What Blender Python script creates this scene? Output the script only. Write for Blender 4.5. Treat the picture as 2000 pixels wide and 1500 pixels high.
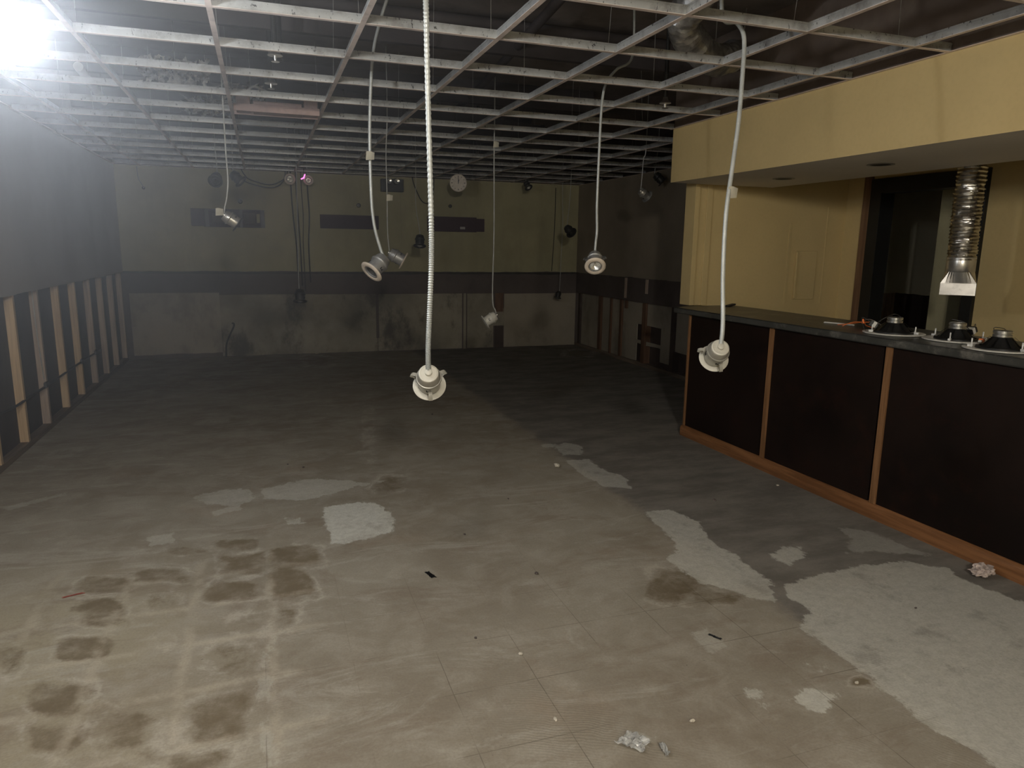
import bpy, bmesh, math, random
import numpy as np
from mathutils import Vector, Matrix, noise as mnoise

random.seed(7)
for o in list(bpy.data.objects):
    bpy.data.objects.remove(o)
scene = bpy.context.scene
C = scene.collection
H = 1.511            # camera height
CEIL = 2.448         # suspended grid height
DECK = 3.0           # structural deck
YB = 10.25           # back wall
XL, XR = -1.68, 4.62 # side walls
YN = -2.6            # wall behind the camera

# ---------------------------------------------------------------- camera
R = Matrix(((0.94475717, 0.04892678, -0.32409883),
            (-0.32747215, 0.18311708, -0.92694667),
            (0.01399552, 0.98187286, 0.18902333)))
cam_d = bpy.data.cameras.new('camera')
cam_d.sensor_width = 36.0
cam_d.lens = 1387.0 / 2000.0 * 36.0
cam_d.clip_start = 0.02
cam = bpy.data.objects.new('camera', cam_d)
C.objects.link(cam)
cam.matrix_world = Matrix.Translation((0, 0, H)) @ R.to_4x4()
scene.camera = cam

# ---------------------------------------------------------------- world, exposure
w = bpy.data.worlds.new('world'); scene.world = w
w.use_nodes = True
w.node_tree.nodes['Background'].inputs[0].default_value = (0.6, 0.65, 0.75, 1)
w.node_tree.nodes['Background'].inputs[1].default_value = 0.0
vs = scene.view_settings
vs.view_transform = 'Standard'; vs.look = 'None'; vs.gamma = 1.0
vs.use_curve_mapping = False
vs.exposure = -0.12
LAMP_LEFT = 400.0     # radiance of the glowing globe at the left
LAMP_NEAR = 170.0     # radiance of the globe lamp just above the frame
FILL_BACK = 540.0     # radiance of the unseen fill globe added behind the viewer
GLARE_HAZE = 0.27  # density of the added volume that imitates lens glare
scene.cycles.volume_step_rate = 1.5
scene.cycles.max_bounces = 7; scene.cycles.diffuse_bounces = 4; scene.cycles.glossy_bounces = 3
scene.cycles.transmission_bounces = 2; scene.cycles.volume_bounces = 0

# ---------------------------------------------------------------- helpers
def new(name, bm, m=None, parent=None, smooth=False, loc=None):
    me = bpy.data.meshes.new(name)
    bmesh.ops.recalc_face_normals(bm, faces=bm.faces)
    bm.to_mesh(me); bm.free()
    if smooth:
        me.polygons.foreach_set('use_smooth', [True] * len(me.polygons))
        me.set_sharp_from_angle(angle=math.radians(40))
    if m is not None:
        for k in (m if isinstance(m, (list, tuple)) else [m]):
            me.materials.append(k)
    o = bpy.data.objects.new(name, me); C.objects.link(o)
    if parent is not None: o.parent = parent
    if loc is not None: o.location = loc
    return o

def tag(o, label, cat=None, group=None, kind=None):
    o['label'] = label
    if cat: o['category'] = cat
    if group: o['group'] = group
    if kind: o['kind'] = kind
    return o

def thing(name, label, cat, loc=(0, 0, 0), rot=None, group=None):
    o = bpy.data.objects.new(name, None); C.objects.link(o)
    o.location = loc
    o.empty_display_size = 0.1
    if rot is not None: o.rotation_euler = rot
    return tag(o, label, cat, group)

def struct(name, bm, m, label=None, smooth=False):
    o = new(name, bm, m, None, smooth)
    o['kind'] = 'structure'
    o['label'] = label or name.replace('_', ' ')
    o['category'] = name.split('_')[0]
    return o

def box(bm, x0, x1, y0, y1, z0, z1, mi=0, bev=0.0):
    vs_ = [bm.verts.new((x, y, z)) for x in (x0, x1) for y in (y0, y1) for z in (z0, z1)]
    idx = [(0, 1, 3, 2), (4, 6, 7, 5), (0, 4, 5, 1), (2, 3, 7, 6), (0, 2, 6, 4), (1, 5, 7, 3)]
    fs = []
    for i in idx:
        f = bm.faces.new([vs_[k] for k in i]); f.material_index = mi; fs.append(f)
    if bev > 0:
        es = list({e for f in fs for e in f.edges})
        bmesh.ops.bevel(bm, geom=es, offset=bev, segments=2, affect='EDGES', profile=0.6)
    return vs_

def obox(bm, c, ax, ay, az, hx, hy, hz, mi=0):
    """oriented box"""
    vs_ = [bm.verts.new(Vector(c) + ax * (sx * hx) + ay * (sy * hy) + az * (sz * hz))
           for sx in (-1, 1) for sy in (-1, 1) for sz in (-1, 1)]
    for i in [(0, 1, 3, 2), (4, 6, 7, 5), (0, 4, 5, 1), (2, 3, 7, 6), (0, 2, 6, 4), (1, 5, 7, 3)]:
        bm.faces.new([vs_[k] for k in i]).material_index = mi

def lathe(bm, prof, seg=32, mi=0, mat4=None, close=False):
    rings = []
    M = mat4 or Matrix.Identity(4)
    for r, z in prof:
        if r < 1e-5:
            rings.append([bm.verts.new(M @ Vector((0, 0, z)))])
        else:
            rings.append([bm.verts.new(M @ Vector((r * math.cos(2 * math.pi * k / seg), r * math.sin(2 * math.pi * k / seg), z))) for k in range(seg)])
    for a, b in zip(rings[:-1], rings[1:]):
        for k in range(seg):
            k2 = (k + 1) % seg
            if len(a) == 1 and len(b) == 1: continue
            if len(a) == 1: f = bm.faces.new((a[0], b[k], b[k2]))
            elif len(b) == 1: f = bm.faces.new((a[k], a[k2], b[0]))
            else: f = bm.faces.new((a[k], a[k2], b[k2], b[k]))
            f.material_index = mi
    if close:
        a, b = rings[-1], rings[0]
        for k in range(seg):
            k2 = (k + 1) % seg
            bm.faces.new((a[k], a[k2], b[k2], b[k])).material_index = mi

def spline(pts, n):
    """Catmull-Rom resample"""
    P = [Vector(p) for p in pts]
    if len(P) == 2:
        return [P[0].lerp(P[1], i / (n - 1)) for i in range(n)]
    P = [2 * P[0] - P[1]] + P + [2 * P[-1] - P[-2]]
    m = len(P) - 3
    out = []
    for i in range(n):
        t = i / (n - 1) * m; k = min(int(t), m - 1); u = t - k
        a, b, c, d = P[k:k + 4]
        out.append(0.5 * ((2 * b) + (c - a) * u + (2 * a - 5 * b + 4 * c - d) * u * u + (3 * b - a - 3 * c + d) * u ** 3))
    return out

def length(pts): return sum((b - a).length for a, b in zip(pts[:-1], pts[1:]))

def tube(bm, pts, r, seg=8, rib=0.0, pitch=0.0, mi=0, radf=None):
    """tube along points; with rib > 0 the radius is corrugated at 'pitch'"""
    P = spline(pts, 24 if len(pts) > 2 else 2)
    if rib > 0:
        n = max(8, int(length(P) / pitch * 3)); P = spline(pts, n)
    prev = None; rings = []
    up = Vector((0.3, 0.2, 1)).normalized()
    t0 = (P[1] - P[0]).normalized()
    a = t0.cross(up)
    if a.length < 0.1: a = t0.cross(Vector((1, 0, 0)))
    a.normalize()
    for i, p in enumerate(P):
        t = (P[min(i + 1, len(P) - 1)] - P[max(i - 1, 0)]).normalized()
        a = (a - t * a.dot(t)).normalized(); b = t.cross(a)
        rr = r + (rib if i % 3 == 0 else (-rib * 0.6 if i % 3 == 1 else 0.1 * rib)) if rib > 0 else r
        if radf: rr *= radf(i / (len(P) - 1))
        rings.append([bm.verts.new(p + a * (rr * math.cos(2 * math.pi * k / seg)) + b * (rr * math.sin(2 * math.pi * k / seg))) for k in range(seg)])
    for q, s in zip(rings[:-1], rings[1:]):
        for k in range(seg):
            bm.faces.new((q[k], q[(k + 1) % seg], s[(k + 1) % seg], s[k])).material_index = mi
    bm.faces.new(rings[0][::-1]).material_index = mi
    bm.faces.new(rings[-1]).material_index = mi

def frame_from(u, roll=0.0):
    """rotation whose +Z is u"""
    u = Vector(u).normalized()
    a = Vector((0, 0, 1)).cross(u)
    if a.length < 0.05: a = Vector((1, 0, 0))
    a.normalize(); b = u.cross(a)
    M = Matrix((a, b, u)).transposed()
    return (M @ Matrix.Rotation(roll, 3, 'Z')).to_4x4()

# ---------------------------------------------------------------- materials
class N:
    """small node helper"""
    def __init__(s, name):
        s.m = bpy.data.materials.new(name); s.m.use_nodes = True
        s.t = s.m.node_tree; s.b = s.t.nodes['Principled BSDF']
        s.co = s.t.nodes.new('ShaderNodeNewGeometry').outputs['Position']
    def n(s, typ, **kw):
        x = s.t.nodes.new(typ)
        for k, v in kw.items(): setattr(x, k, v)
        return x
    def link(s, a, b): s.t.links.new(a, b)
    def noise(s, scale, detail=4, rough=0.55, stretch=None, dist=0.0):
        x = s.n('ShaderNodeTexNoise'); x.inputs['Scale'].default_value = scale
        x.inputs['Detail'].default_value = detail; x.inputs['Roughness'].default_value = rough
        x.inputs['Distortion'].default_value = dist
        if stretch:
            mp = s.n('ShaderNodeMapping'); mp.inputs['Scale'].default_value = stretch
            s.link(s.co, mp.inputs[0]); s.link(mp.outputs[0], x.inputs[0])
        else: s.link(s.co, x.inputs[0])
        return x.outputs[0]
    def ramp(s, v, a, b):
        x = s.n('ShaderNodeMapRange', interpolation_type='SMOOTHSTEP')
        x.inputs['From Min'].default_value = a; x.inputs['From Max'].default_value = b
        s.link(v, x.inputs[0]); return x.outputs[0]
    def math(s, op, a, b=None):
        x = s.n('ShaderNodeMath', operation=op)
        for i, v in enumerate((a, b)):
            if v is None: continue
            if isinstance(v, (int, float)): x.inputs[i].default_value = v
            else: s.link(v, x.inputs[i])
        return x.outputs[0]
    def mix(s, f, a, b, blend='MIX'):
        x = s.n('ShaderNodeMix', data_type='RGBA', blend_type=blend)
        for i, v in ((0, f), (6, a), (7, b)):
            if isinstance(v, (int, float)): x.inputs[i].default_value = v
            elif isinstance(v, tuple): x.inputs[i].default_value = (*v, 1)
            else: s.link(v, x.inputs[i])
        return x.outputs[2]
    def bump(s, h, strength=0.3, dist=0.01):
        x = s.n('ShaderNodeBump'); x.inputs['Strength'].default_value = strength
        x.inputs['Distance'].default_value = dist
        s.link(h, x.inputs['Height']); s.link(x.outputs[0], s.b.inputs['Normal'])

def srgb(r, g, b):
    f = lambda c: (c / 255 / 12.92) if c / 255 <= 0.04045 else ((c / 255 + 0.055) / 1.055) ** 2.4
    return (f(r), f(g), f(b))

def simple(name, col, rough=0.6, metal=0.0, var=0.25, scale=8.0, dirt=None, dirt_amt=0.0, bump=0.0, bscale=60, stretch=None, spec=0.5):
    x = N(name)
    n1 = x.noise(scale, 5, 0.6, stretch)
    lo = tuple(c * (1 - var) for c in col); hi = tuple(min(1, c * (1 + var)) for c in col)
    c = x.mix(x.ramp(n1, 0.3, 0.7), lo, hi)
    if dirt:
        n2 = x.noise(scale * 2.7, 6, 0.7, stretch)
        c = x.mix(x.math('MULTIPLY', x.ramp(n2, 0.5, 0.7), dirt_amt), c, dirt)
    x.link(c, x.b.inputs['Base Color'])
    x.b.inputs['Roughness'].default_value = rough
    x.b.inputs['Metallic'].default_value = metal
    x.b.inputs['Specular IOR Level'].default_value = spec
    if bump: x.bump(x.noise(bscale, 4, 0.6, stretch), bump, 0.004)
    return x.m

def wood(name, a, b, axis='z', scale=30, rough=0.5, spec=0.4):
    x = N(name)
    st = {'z': (1, 1, 0.05), 'y': (1, 0.05, 1), 'x': (0.05, 1, 1)}[axis]
    n1 = x.noise(scale, 6, 0.65, st, 0.3); n2 = x.noise(scale * 4, 3, 0.6, st)
    f = x.math('ADD', x.math('MULTIPLY', n1, 0.7), x.math('MULTIPLY', n2, 0.3))
    x.link(x.mix(x.ramp(f, 0.38, 0.62), a, b), x.b.inputs['Base Color'])
    x.b.inputs['Roughness'].default_value = rough; x.b.inputs['Specular IOR Level'].default_value = spec
    x.bump(f, 0.2, 0.002)
    return x.m

def painted_wall(name, col, var=0.08, stain=None, stain_amt=0.0, lo_z=None, rough=0.75, streak=False):
    x = N(name)
    n1 = x.noise(1.3, 4, 0.6); n2 = x.noise(45, 3, 0.5)
    c = x.mix(x.ramp(n1, 0.3, 0.7), tuple(v * (1 - var) for v in col), tuple(v * (1 + var) for v in col))
    c = x.mix(x.math('MULTIPLY', x.ramp(n2, 0.4, 0.75), 0.12), c, tuple(v * 0.7 for v in col))
    if stain:
        n3 = x.noise(2.2, 7, 0.7, (1, 1, 0.6) if not streak else (1.5, 1.5, 0.3))
        c = x.mix(x.math('MULTIPLY', x.ramp(n3, 0.48, 0.66), stain_amt), c, stain)
    x.link(c, x.b.inputs['Base Color'])
    x.b.inputs['Roughness'].default_value = rough; x.b.inputs['Specular IOR Level'].default_value = 0.25
    x.bump(n2, 0.12, 0.002)
    return x.m

M = {}
M['wall_grey'] = painted_wall('grey_paint', (0.40, 0.375, 0.36))
M['wall_olive'] = painted_wall('olive_paint', (0.36, 0.33, 0.205), 0.12, (0.28, 0.26, 0.17), 0.4, streak=True)
M['wall_yellow'] = painted_wall('yellow_paint', (0.57, 0.44, 0.215), 0.05)
M['wall_dark'] = painted_wall('dark_taupe_paint', (0.26, 0.22, 0.17), 0.12)
M['soffit_white'] = painted_wall('soffit_off_white', (0.72, 0.68, 0.63), 0.05)
M['brown_board'] = painted_wall('bare_brown_board', (0.19, 0.15, 0.125), 0.2, (0.28, 0.24, 0.20), 0.4)
M['strip'] = painted_wall('dark_brown_strip', (0.11, 0.09, 0.083), 0.15, (0.075, 0.063, 0.06), 0.5)
M['concrete'] = painted_wall('dirty_plaster', (0.25, 0.225, 0.175), 0.35, (0.09, 0.08, 0.068), 0.9)
M['board_pale'] = painted_wall('pale_board', (0.31, 0.275, 0.22), 0.12, (0.15, 0.13, 0.105), 0.5)
M['sheathing'] = painted_wall('dark_sheathing', (0.065, 0.05, 0.044), 0.3, (0.12, 0.10, 0.09), 0.4)
M['stud'] = wood('bare_stud_pine', (0.42, 0.29, 0.17), (0.60, 0.44, 0.27), 'z', 18)
M['stud_old'] = wood('weathered_stud', (0.30, 0.23, 0.19), (0.46, 0.36, 0.28), 'z', 18)
M['stud_brown'] = wood('brown_stud', (0.10, 0.055, 0.035), (0.17, 0.10, 0.065), 'z', 18)
M['plate_wood'] = wood('dark_plate_wood', (0.11, 0.085, 0.065), (0.2, 0.155, 0.12), 'y', 18)
M['oak'] = wood('oak_trim', (0.17, 0.085, 0.037), (0.28, 0.145, 0.068), 'z', 26, 0.42)
M['oak_rail'] = wood('oak_rail', (0.17, 0.075, 0.030), (0.28, 0.13, 0.056), 'y', 26, 0.4)
M['bar_panel'] = simple('dark_bar_panel', (0.011, 0.0062, 0.0048), 0.5, 0, 0.4, 1.6, (0.022, 0.009, 0.006), 0.6, spec=0.22)
M['counter'] = simple('dark_laminate', (0.055, 0.055, 0.05), 0.36, 0, 0.3, 3.0, (0.19, 0.18, 0.16), 0.85)
M['deck'] = painted_wall('deck_taupe', (0.21, 0.185, 0.175), 0.2, (0.12, 0.105, 0.10), 0.6)
M['joist'] = painted_wall('dark_joist', (0.075, 0.065, 0.065), 0.25)
M['black_frame'] = simple('black_frame_paint', (0.008, 0.008, 0.008), 0.5, 0, 0.3, 5)
M['casing'] = wood('brown_casing', (0.13, 0.07, 0.04), (0.2, 0.115, 0.065), 'z', 20)
M['room_green'] = painted_wall('grey_green_paint', (0.62, 0.59, 0.46), 0.08)
# grid metal: white enamel web with grime and slots
def grid_mat(name, col, dirt_amt, rough):
    x = N(name)
    n1 = x.noise(3.0, 5, 0.65); n2 = x.noise(70, 3, 0.7, (1, 1, 0.45)); n3 = x.noise(9, 5, 0.7)
    c = x.mix(x.ramp(n1, 0.3, 0.7), tuple(v * 0.75 for v in col), col)
    c = x.mix(x.math('MULTIPLY', x.ramp(n3, 0.45, 0.7), dirt_amt), c, (0.16, 0.145, 0.13))
    c = x.mix(x.math('MULTIPLY', x.ramp(n2, 0.625, 0.66), 0.9), c, (0.03, 0.03, 0.028))
    x.link(c, x.b.inputs['Base Color']); x.b.inputs['Roughness'].default_value = rough
    x.b.inputs['Metallic'].default_value = 0.25
    return x.m
M['tee_web'] = grid_mat('galvanised_web', (0.50, 0.51, 0.505), 0.6, 0.30)
M['tee_flange'] = simple('beige_pink_flange', (0.70, 0.60, 0.55), 0.55, 0, 0.15, 6, (0.3, 0.25, 0.22), 0.4)
M['cable'] = simple('armoured_cable', (0.47, 0.49, 0.475), 0.42, 0.3, 0.1, 20, (0.35, 0.35, 0.33), 0.2)
M['cable_far'] = simple('dusty_cable', (0.40, 0.40, 0.38), 0.5, 0.2, 0.15, 15)
M['cord_dark'] = simple('dark_cord', (0.035, 0.032, 0.03), 0.6, 0, 0.2, 15)
M['white_enamel'] = simple('cream_enamel', (0.56, 0.54, 0.47), 0.38, 0, 0.08, 12, (0.36, 0.33, 0.27), 0.3)
M['cream_metal'] = simple('dulled_cream_metal', (0.38, 0.365, 0.32), 0.36, 0.45, 0.1, 14, (0.25, 0.24, 0.21), 0.3)
M['ring_beige'] = simple('beige_trim_ring', (0.58, 0.50, 0.41), 0.45, 0, 0.1, 12)
M['galv'] = simple('galvanised_can', (0.34, 0.335, 0.325), 0.42, 0.55, 0.15, 18, (0.2, 0.2, 0.19), 0.3)
M['galv_shiny'] = simple('shiny_can', (0.55, 0.53, 0.49), 0.28, 0.8, 0.15, 18)
M['can_dark'] = simple('dark_can', (0.055, 0.053, 0.05), 0.4, 0.4, 0.2, 18)
M['slot'] = simple('dark_slot', (0.012, 0.012, 0.011), 0.7)
M['lens'] = simple('reflector_lens', (0.85, 0.85, 0.8), 0.12, 0.7, 0.2, 60)
M['paper'] = simple('paper_tag', (0.74, 0.70, 0.58), 0.8, 0, 0.06, 30)
M['foil'] = simple('foil_duct', (0.72, 0.70, 0.66), 0.24, 1.0, 0.15, 30, bump=0.9, bscale=55)
M['sheet'] = simple('sheet_metal', (0.70, 0.69, 0.66), 0.3, 0.95, 0.15, 9, (0.45, 0.44, 0.42), 0.5)
M['speaker_black'] = simple('black_basket', (0.012, 0.012, 0.012), 0.45, 0.2, 0.3, 20)
M['magnet'] = simple('magnet_steel', (0.5, 0.5, 0.48), 0.3, 0.9, 0.2, 40)
M['flange_white'] = simple('white_speaker_flange', (0.66, 0.64, 0.58), 0.4, 0, 0.08, 20)
M['clear'] = simple('cloudy_plastic', (0.68, 0.68, 0.66), 0.25, 0, 0.3, 40)
M['orange'] = simple('orange_wire', (0.75, 0.18, 0.04), 0.5)
M['red'] = simple('red_plastic', (0.45, 0.10, 0.07), 0.5)
M['black'] = simple('black_plastic', (0.015, 0.015, 0.017), 0.45)
M['purple'] = painted_wall('purple_brown_paint', (0.075, 0.05, 0.058), 0.12)
M['bracket'] = simple('black_bracket_steel', (0.02, 0.019, 0.022), 0.4, 0.6, 0.3, 12)
M['clockface'] = simple('aged_clock_face', (0.62, 0.55, 0.47), 0.5, 0, 0.08, 25)
M['pinkbox'] = simple('pinkish_primer', (0.42, 0.29, 0.26), 0.6, 0, 0.15, 10, (0.25, 0.2, 0.18), 0.4)
M['tube_pale'] = simple('pale_tube', (0.85, 0.82, 0.74), 0.3, 0.1, 0.1, 10)
M['fluff'] = simple('grey_insulation', (0.62, 0.60, 0.56), 0.7, 0, 0.5, 20, (0.85, 0.83, 0.8), 0.6)
M['plastic_sheet'] = simple('crinkled_silver', (0.34, 0.335, 0.33), 0.36, 0.7, 0.3, 20, bump=0.8, bscale=35)
M['debris'] = simple('plaster_crumb', (0.62, 0.57, 0.48), 0.8, 0, 0.2, 40)
M['pinkpaper'] = simple('crumpled_pinkish_paper', (0.50, 0.42, 0.38), 0.7, 0, 0.3, 30, (0.22, 0.13, 0.11), 0.7)
def emit(name, col, s):
    x = N(name); x.b.inputs['Base Color'].default_value = (*col, 1)
    x.b.inputs['Emission Color'].default_value = (*col, 1)
    x.b.inputs['Emission Strength'].default_value = s
    return x.m
M['glow_left'] = emit('glowing_globe_cool', (0.90, 0.95, 1.0), LAMP_LEFT)
M['glow_near'] = emit('glowing_globe_neutral', (1.0, 0.95, 0.85), LAMP_NEAR)
M['glow_fill'] = emit('glowing_fill_globe', (1.0, 0.94, 0.84), FILL_BACK)
M['pink_led'] = emit('pink_led', (1.0, 0.25, 0.75), 1.6)

# ---------------------------------------------------------------- floor
WHITE = [([(0.27, 4.09), (0.48, 4.12), (0.57, 4.06), (0.64, 3.89), (0.61, 3.6), (0.52, 3.58), (0.37, 3.52), (0.27, 3.54), (0.25, 3.78)], 1.0), ([(-0.08, 4.53), (0.21, 4.65), (0.49, 4.53), (0.56, 4.44), (0.38, 4.32), (0.19, 4.23), (-0.05, 4.32)], 0.55), ([(-0.47, 4.5), (-0.29, 4.59), (-0.14, 4.54), (-0.09, 4.34), (-0.22, 4.24), (-0.39, 4.34)], 0.45), ([(-0.35, 4.2), (-0.19, 4.28), (-0.17, 4.18), (-0.32, 4.13)], 0.4), ([(0.52, 4.44), (0.72, 4.48), (0.69, 4.44), (0.51, 4.38)], 0.5), ([(0.04, 3.98), (0.14, 3.96), (0.16, 3.86), (0.06, 3.87)], 0.6), ([(2.07, 4.94), (2.22, 4.98), (2.29, 4.84), (2.18, 4.64), (2.04, 4.66)], 0.5), ([(1.98, 4.99), (2.12, 4.98), (2.1, 4.9), (2.0, 4.87)], 0.5), ([(1.99, 4.54), (2.18, 4.52), (2.18, 4.23), (2.26, 4.07), (2.16, 3.85), (2.02, 3.94), (1.98, 4.17)], 0.6), ([(2.03, 3.47), (2.19, 3.46), (2.28, 3.26), (2.17, 3.0), (2.19, 2.79), (2.17, 2.53), (2.06, 2.31), (1.94, 2.45), (1.84, 2.58), (1.82, 2.86), (1.93, 2.94), (1.99, 3.09)], 0.7), ([(2.35, 2.74), (2.49, 2.81), (2.59, 2.78), (2.52, 2.67), (2.38, 2.62), (2.34, 2.68)], 0.7), ([(2.95, 2.94), (3.11, 2.85), (3.11, 2.67), (3.15, 2.49), (3.01, 2.55), (2.88, 2.62), (2.74, 2.65), (2.92, 2.8)], 0.32), ([(2.22, 2.46), (2.44, 2.49), (2.61, 2.51), (2.95, 2.49), (3.09, 2.36), (3.06, 2.2), (3.12, 2.0), (3.1, 1.68), (2.09, 1.05), (2.0, 1.2), (2.0, 1.36), (1.97, 1.52), (1.98, 1.64), (2.0, 1.78), (2.01, 1.91), (2.0, 2.13), (2.15, 2.24), (2.12, 2.36)], 0.72), ([(1.52, 1.85), (1.56, 1.82), (1.53, 1.7), (1.5, 1.74)], 0.6), ([(1.61, 1.75), (1.73, 1.78), (1.81, 1.73), (1.72, 1.65), (1.68, 1.65), (1.64, 1.71)], 0.8), ([(1.86, 1.92), (1.88, 1.91), (1.85, 1.88), (1.84, 1.9)], 0.6), ([(1.88, 1.88), (1.9, 1.87), (1.87, 1.84), (1.85, 1.85)], 0.6), ([(-0.64, 3.91), (-0.51, 3.94), (-0.49, 3.8), (-0.61, 3.78)], 0.4), ([(-1.48, 4.61), (-1.21, 4.8), (-1.19, 4.75), (-1.44, 4.53)], 0.3), ([(-0.08, 2.52), (-0.03, 2.72), (-0.04, 1.95), (-0.08, 1.97)], 0.3), ([(1.0, 1.78), (1.09, 1.76), (1.07, 1.69), (1.0, 1.7)], 0.5), ([(1.54, 2.24), (1.64, 2.24), (1.63, 2.09), (1.54, 2.08)], 0.3)]
DARK = [(-0.41, 3.65, 0.08, -0.02, -0.0, 0.05, 0.6), (-0.19, 3.68, 0.09, -0.03, -0.0, 0.07, 0.9), (-0.16, 3.43, 0.1, -0.03, -0.0, 0.1, 0.9), (0.08, 3.43, 0.1, -0.03, 0.0, 0.12, 1.0), (0.05, 3.15, 0.08, -0.02, 0.0, 0.13, 1.0), (-0.5, 3.41, 0.09, -0.03, -0.01, 0.07, 0.9), (-0.72, 3.39, 0.1, -0.03, -0.01, 0.08, 0.8), (-0.19, 3.17, 0.09, -0.03, -0.0, 0.08, 0.8), (-0.7, 3.12, 0.08, -0.03, -0.02, 0.1, 1.0), (-0.47, 3.14, 0.09, -0.03, -0.01, 0.09, 0.5), (-0.71, 2.83, 0.09, -0.03, -0.02, 0.09, 1.0), (0.01, 2.85, 0.07, -0.02, 0.0, 0.09, 0.5), (-0.12, 2.85, 0.09, -0.03, -0.0, 0.08, 0.4), (-0.17, 2.58, 0.09, -0.03, -0.0, 0.14, 0.5), (-0.73, 2.53, 0.09, -0.03, -0.02, 0.1, 0.8), (-0.49, 2.28, 0.11, -0.04, -0.02, 0.12, 0.65), (-0.7, 2.29, 0.07, -0.02, -0.02, 0.09, 0.7), (-0.2, 2.25, 0.09, -0.03, -0.01, 0.11, 0.7), (-0.25, 2.05, 0.09, -0.03, -0.0, 0.06, 0.6), (-0.96, 2.83, 0.05, -0.02, -0.03, 0.12, 0.6), (0.71, 4.39, 0.09, -0.03, 0.02, 0.14, 0.6), (1.73, 2.62, 0.11, -0.03, 0.07, 0.12, 0.9), (1.82, 2.43, 0.1, -0.03, 0.04, 0.05, 0.6), (2.45, 2.38, 0.09, -0.03, 0.03, 0.03, 0.5), (2.39, 2.23, 0.08, -0.03, 0.05, 0.05, 0.5), (2.29, 1.73, 0.09, -0.03, 0.06, 0.05, 0.5), (2.49, 1.69, 0.08, -0.03, 0.07, 0.05, 0.5), (1.95, 1.76, 0.04, -0.01, 0.02, 0.02, 0.8), (0.63, 9.6, 0.19, -0.05, 0.03, 0.44, 0.5), (4.32, 9.41, 0.22, -0.05, 0.15, 0.33, 0.5), (0.79, 5.97, 0.06, -0.02, 0.15, 1.1, 0.3), (-0.47, 2.8, 0.07, -0.02, -0.01, 0.1, 0.25), (-0.39, 2.12, 0.06, -0.02, -0.01, 0.05, 0.5)]

def seg_sd(X, Y, poly):
    """signed distance (inside positive) to a polygon on arrays"""
    d = np.full(X.shape, 1e9); inside = np.zeros(X.shape, bool)
    n = len(poly)
    for i in range(n):
        (ax, ay), (bx, by) = poly[i], poly[(i + 1) % n]
        ex, ey = bx - ax, by - ay; L = ex * ex + ey * ey + 1e-12
        t = np.clip(((X - ax) * ex + (Y - ay) * ey) / L, 0, 1)
        d = np.minimum(d, np.hypot(X - ax - t * ex, Y - ay - t * ey))
        c = (ay > Y) != (by > Y)
        inside ^= c & (X < (bx - ax) * (Y - ay) / (by - ay + 1e-12) + ax)
    return np.where(inside, d, -d)

xs = np.arange(XL - 0.12, 6.5, 0.025)
ys = np.concatenate([np.arange(YN, 1.2, 0.4), np.arange(1.2, 5.3, 0.025), np.arange(5.3, YB + 0.2, 0.1)])
GX, GY = np.meshgrid(xs, ys)
wsd = np.full(GX.shape, -1.0); wst = np.zeros(GX.shape)
for poly, s in WHITE:
    sd = seg_sd(GX, GY, poly)
    wst = np.where(sd > wsd, s, wst); wsd = np.maximum(wsd, sd)
dk = np.zeros(GX.shape)
WX, WY = GX.copy(), GY.copy()
for r_ in range(GX.shape[0]):
    if not 1.1 < ys[r_] < 5.3: continue
    for c_ in range(GX.shape[1]):
        p_ = Vector((xs[c_], ys[r_], 0)); n1 = mnoise.noise_vector(p_ * 5.5); n2 = mnoise.noise_vector(p_ * 15 + Vector((7, 3, 1)))
        WX[r_, c_] += n1.x * .055 + n2.x * .02; WY[r_, c_] += n1.y * .05 + n2.y * .02
for cx, cy, ax, ay, bx, by, s in DARK:
    # affine ellipse: solve (p-c) = u*a + v*b
    det = ax * by - ay * bx
    if abs(det) < 1e-5: by += 0.02; det = ax * by - ay * bx
    dx, dy = WX - cx, WY - cy
    u = (dx * by - dy * bx) / det; v = (ax * dy - ay * dx) / det
    r = (np.abs(u) ** 3.4 + np.abs(v) ** 3.4) ** (1 / 3.4)
    dk = np.maximum(dk, s * np.clip(1.75 - r, 0, 1.2))
nx, ny = len(xs), len(ys)
co = np.stack([GX, GY, np.zeros_like(GX)], -1).reshape(-1, 3)
ii = np.arange(nx * ny).reshape(ny, nx)
quads = np.stack([ii[:-1, :-1], ii[:-1, 1:], ii[1:, 1:], ii[1:, :-1]], -1).reshape(-1, 4)
me = bpy.data.meshes.new('floor')
me.from_pydata(co.tolist(), [], quads.tolist())
for nm, arr in (('patch_distance', wsd), ('patch_strength', wst), ('stain', dk)):
    at = me.attributes.new(nm, 'FLOAT', 'POINT')
    at.data.foreach_set('value', arr.reshape(-1).astype(np.float32))
x = N('adhesive_stained_concrete')
def att(nm):
    a = x.n('ShaderNodeAttribute'); a.attribute_name = nm; return a.outputs['Fac']
sep = x.n('ShaderNodeSeparateXYZ'); x.link(x.co, sep.inputs[0])
PX, PY = sep.outputs[0], sep.outputs[1]
nl = x.noise(0.9, 5, 0.62); nm_ = x.noise(4.5, 7, 0.68, None, 0.4); nf = x.noise(28, 6, 0.7); nff = x.noise(110, 3, 0.6)
col = x.mix(x.ramp(nl, 0.32, 0.68), (0.258, 0.222, 0.17), (0.335, 0.305, 0.245))
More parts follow.
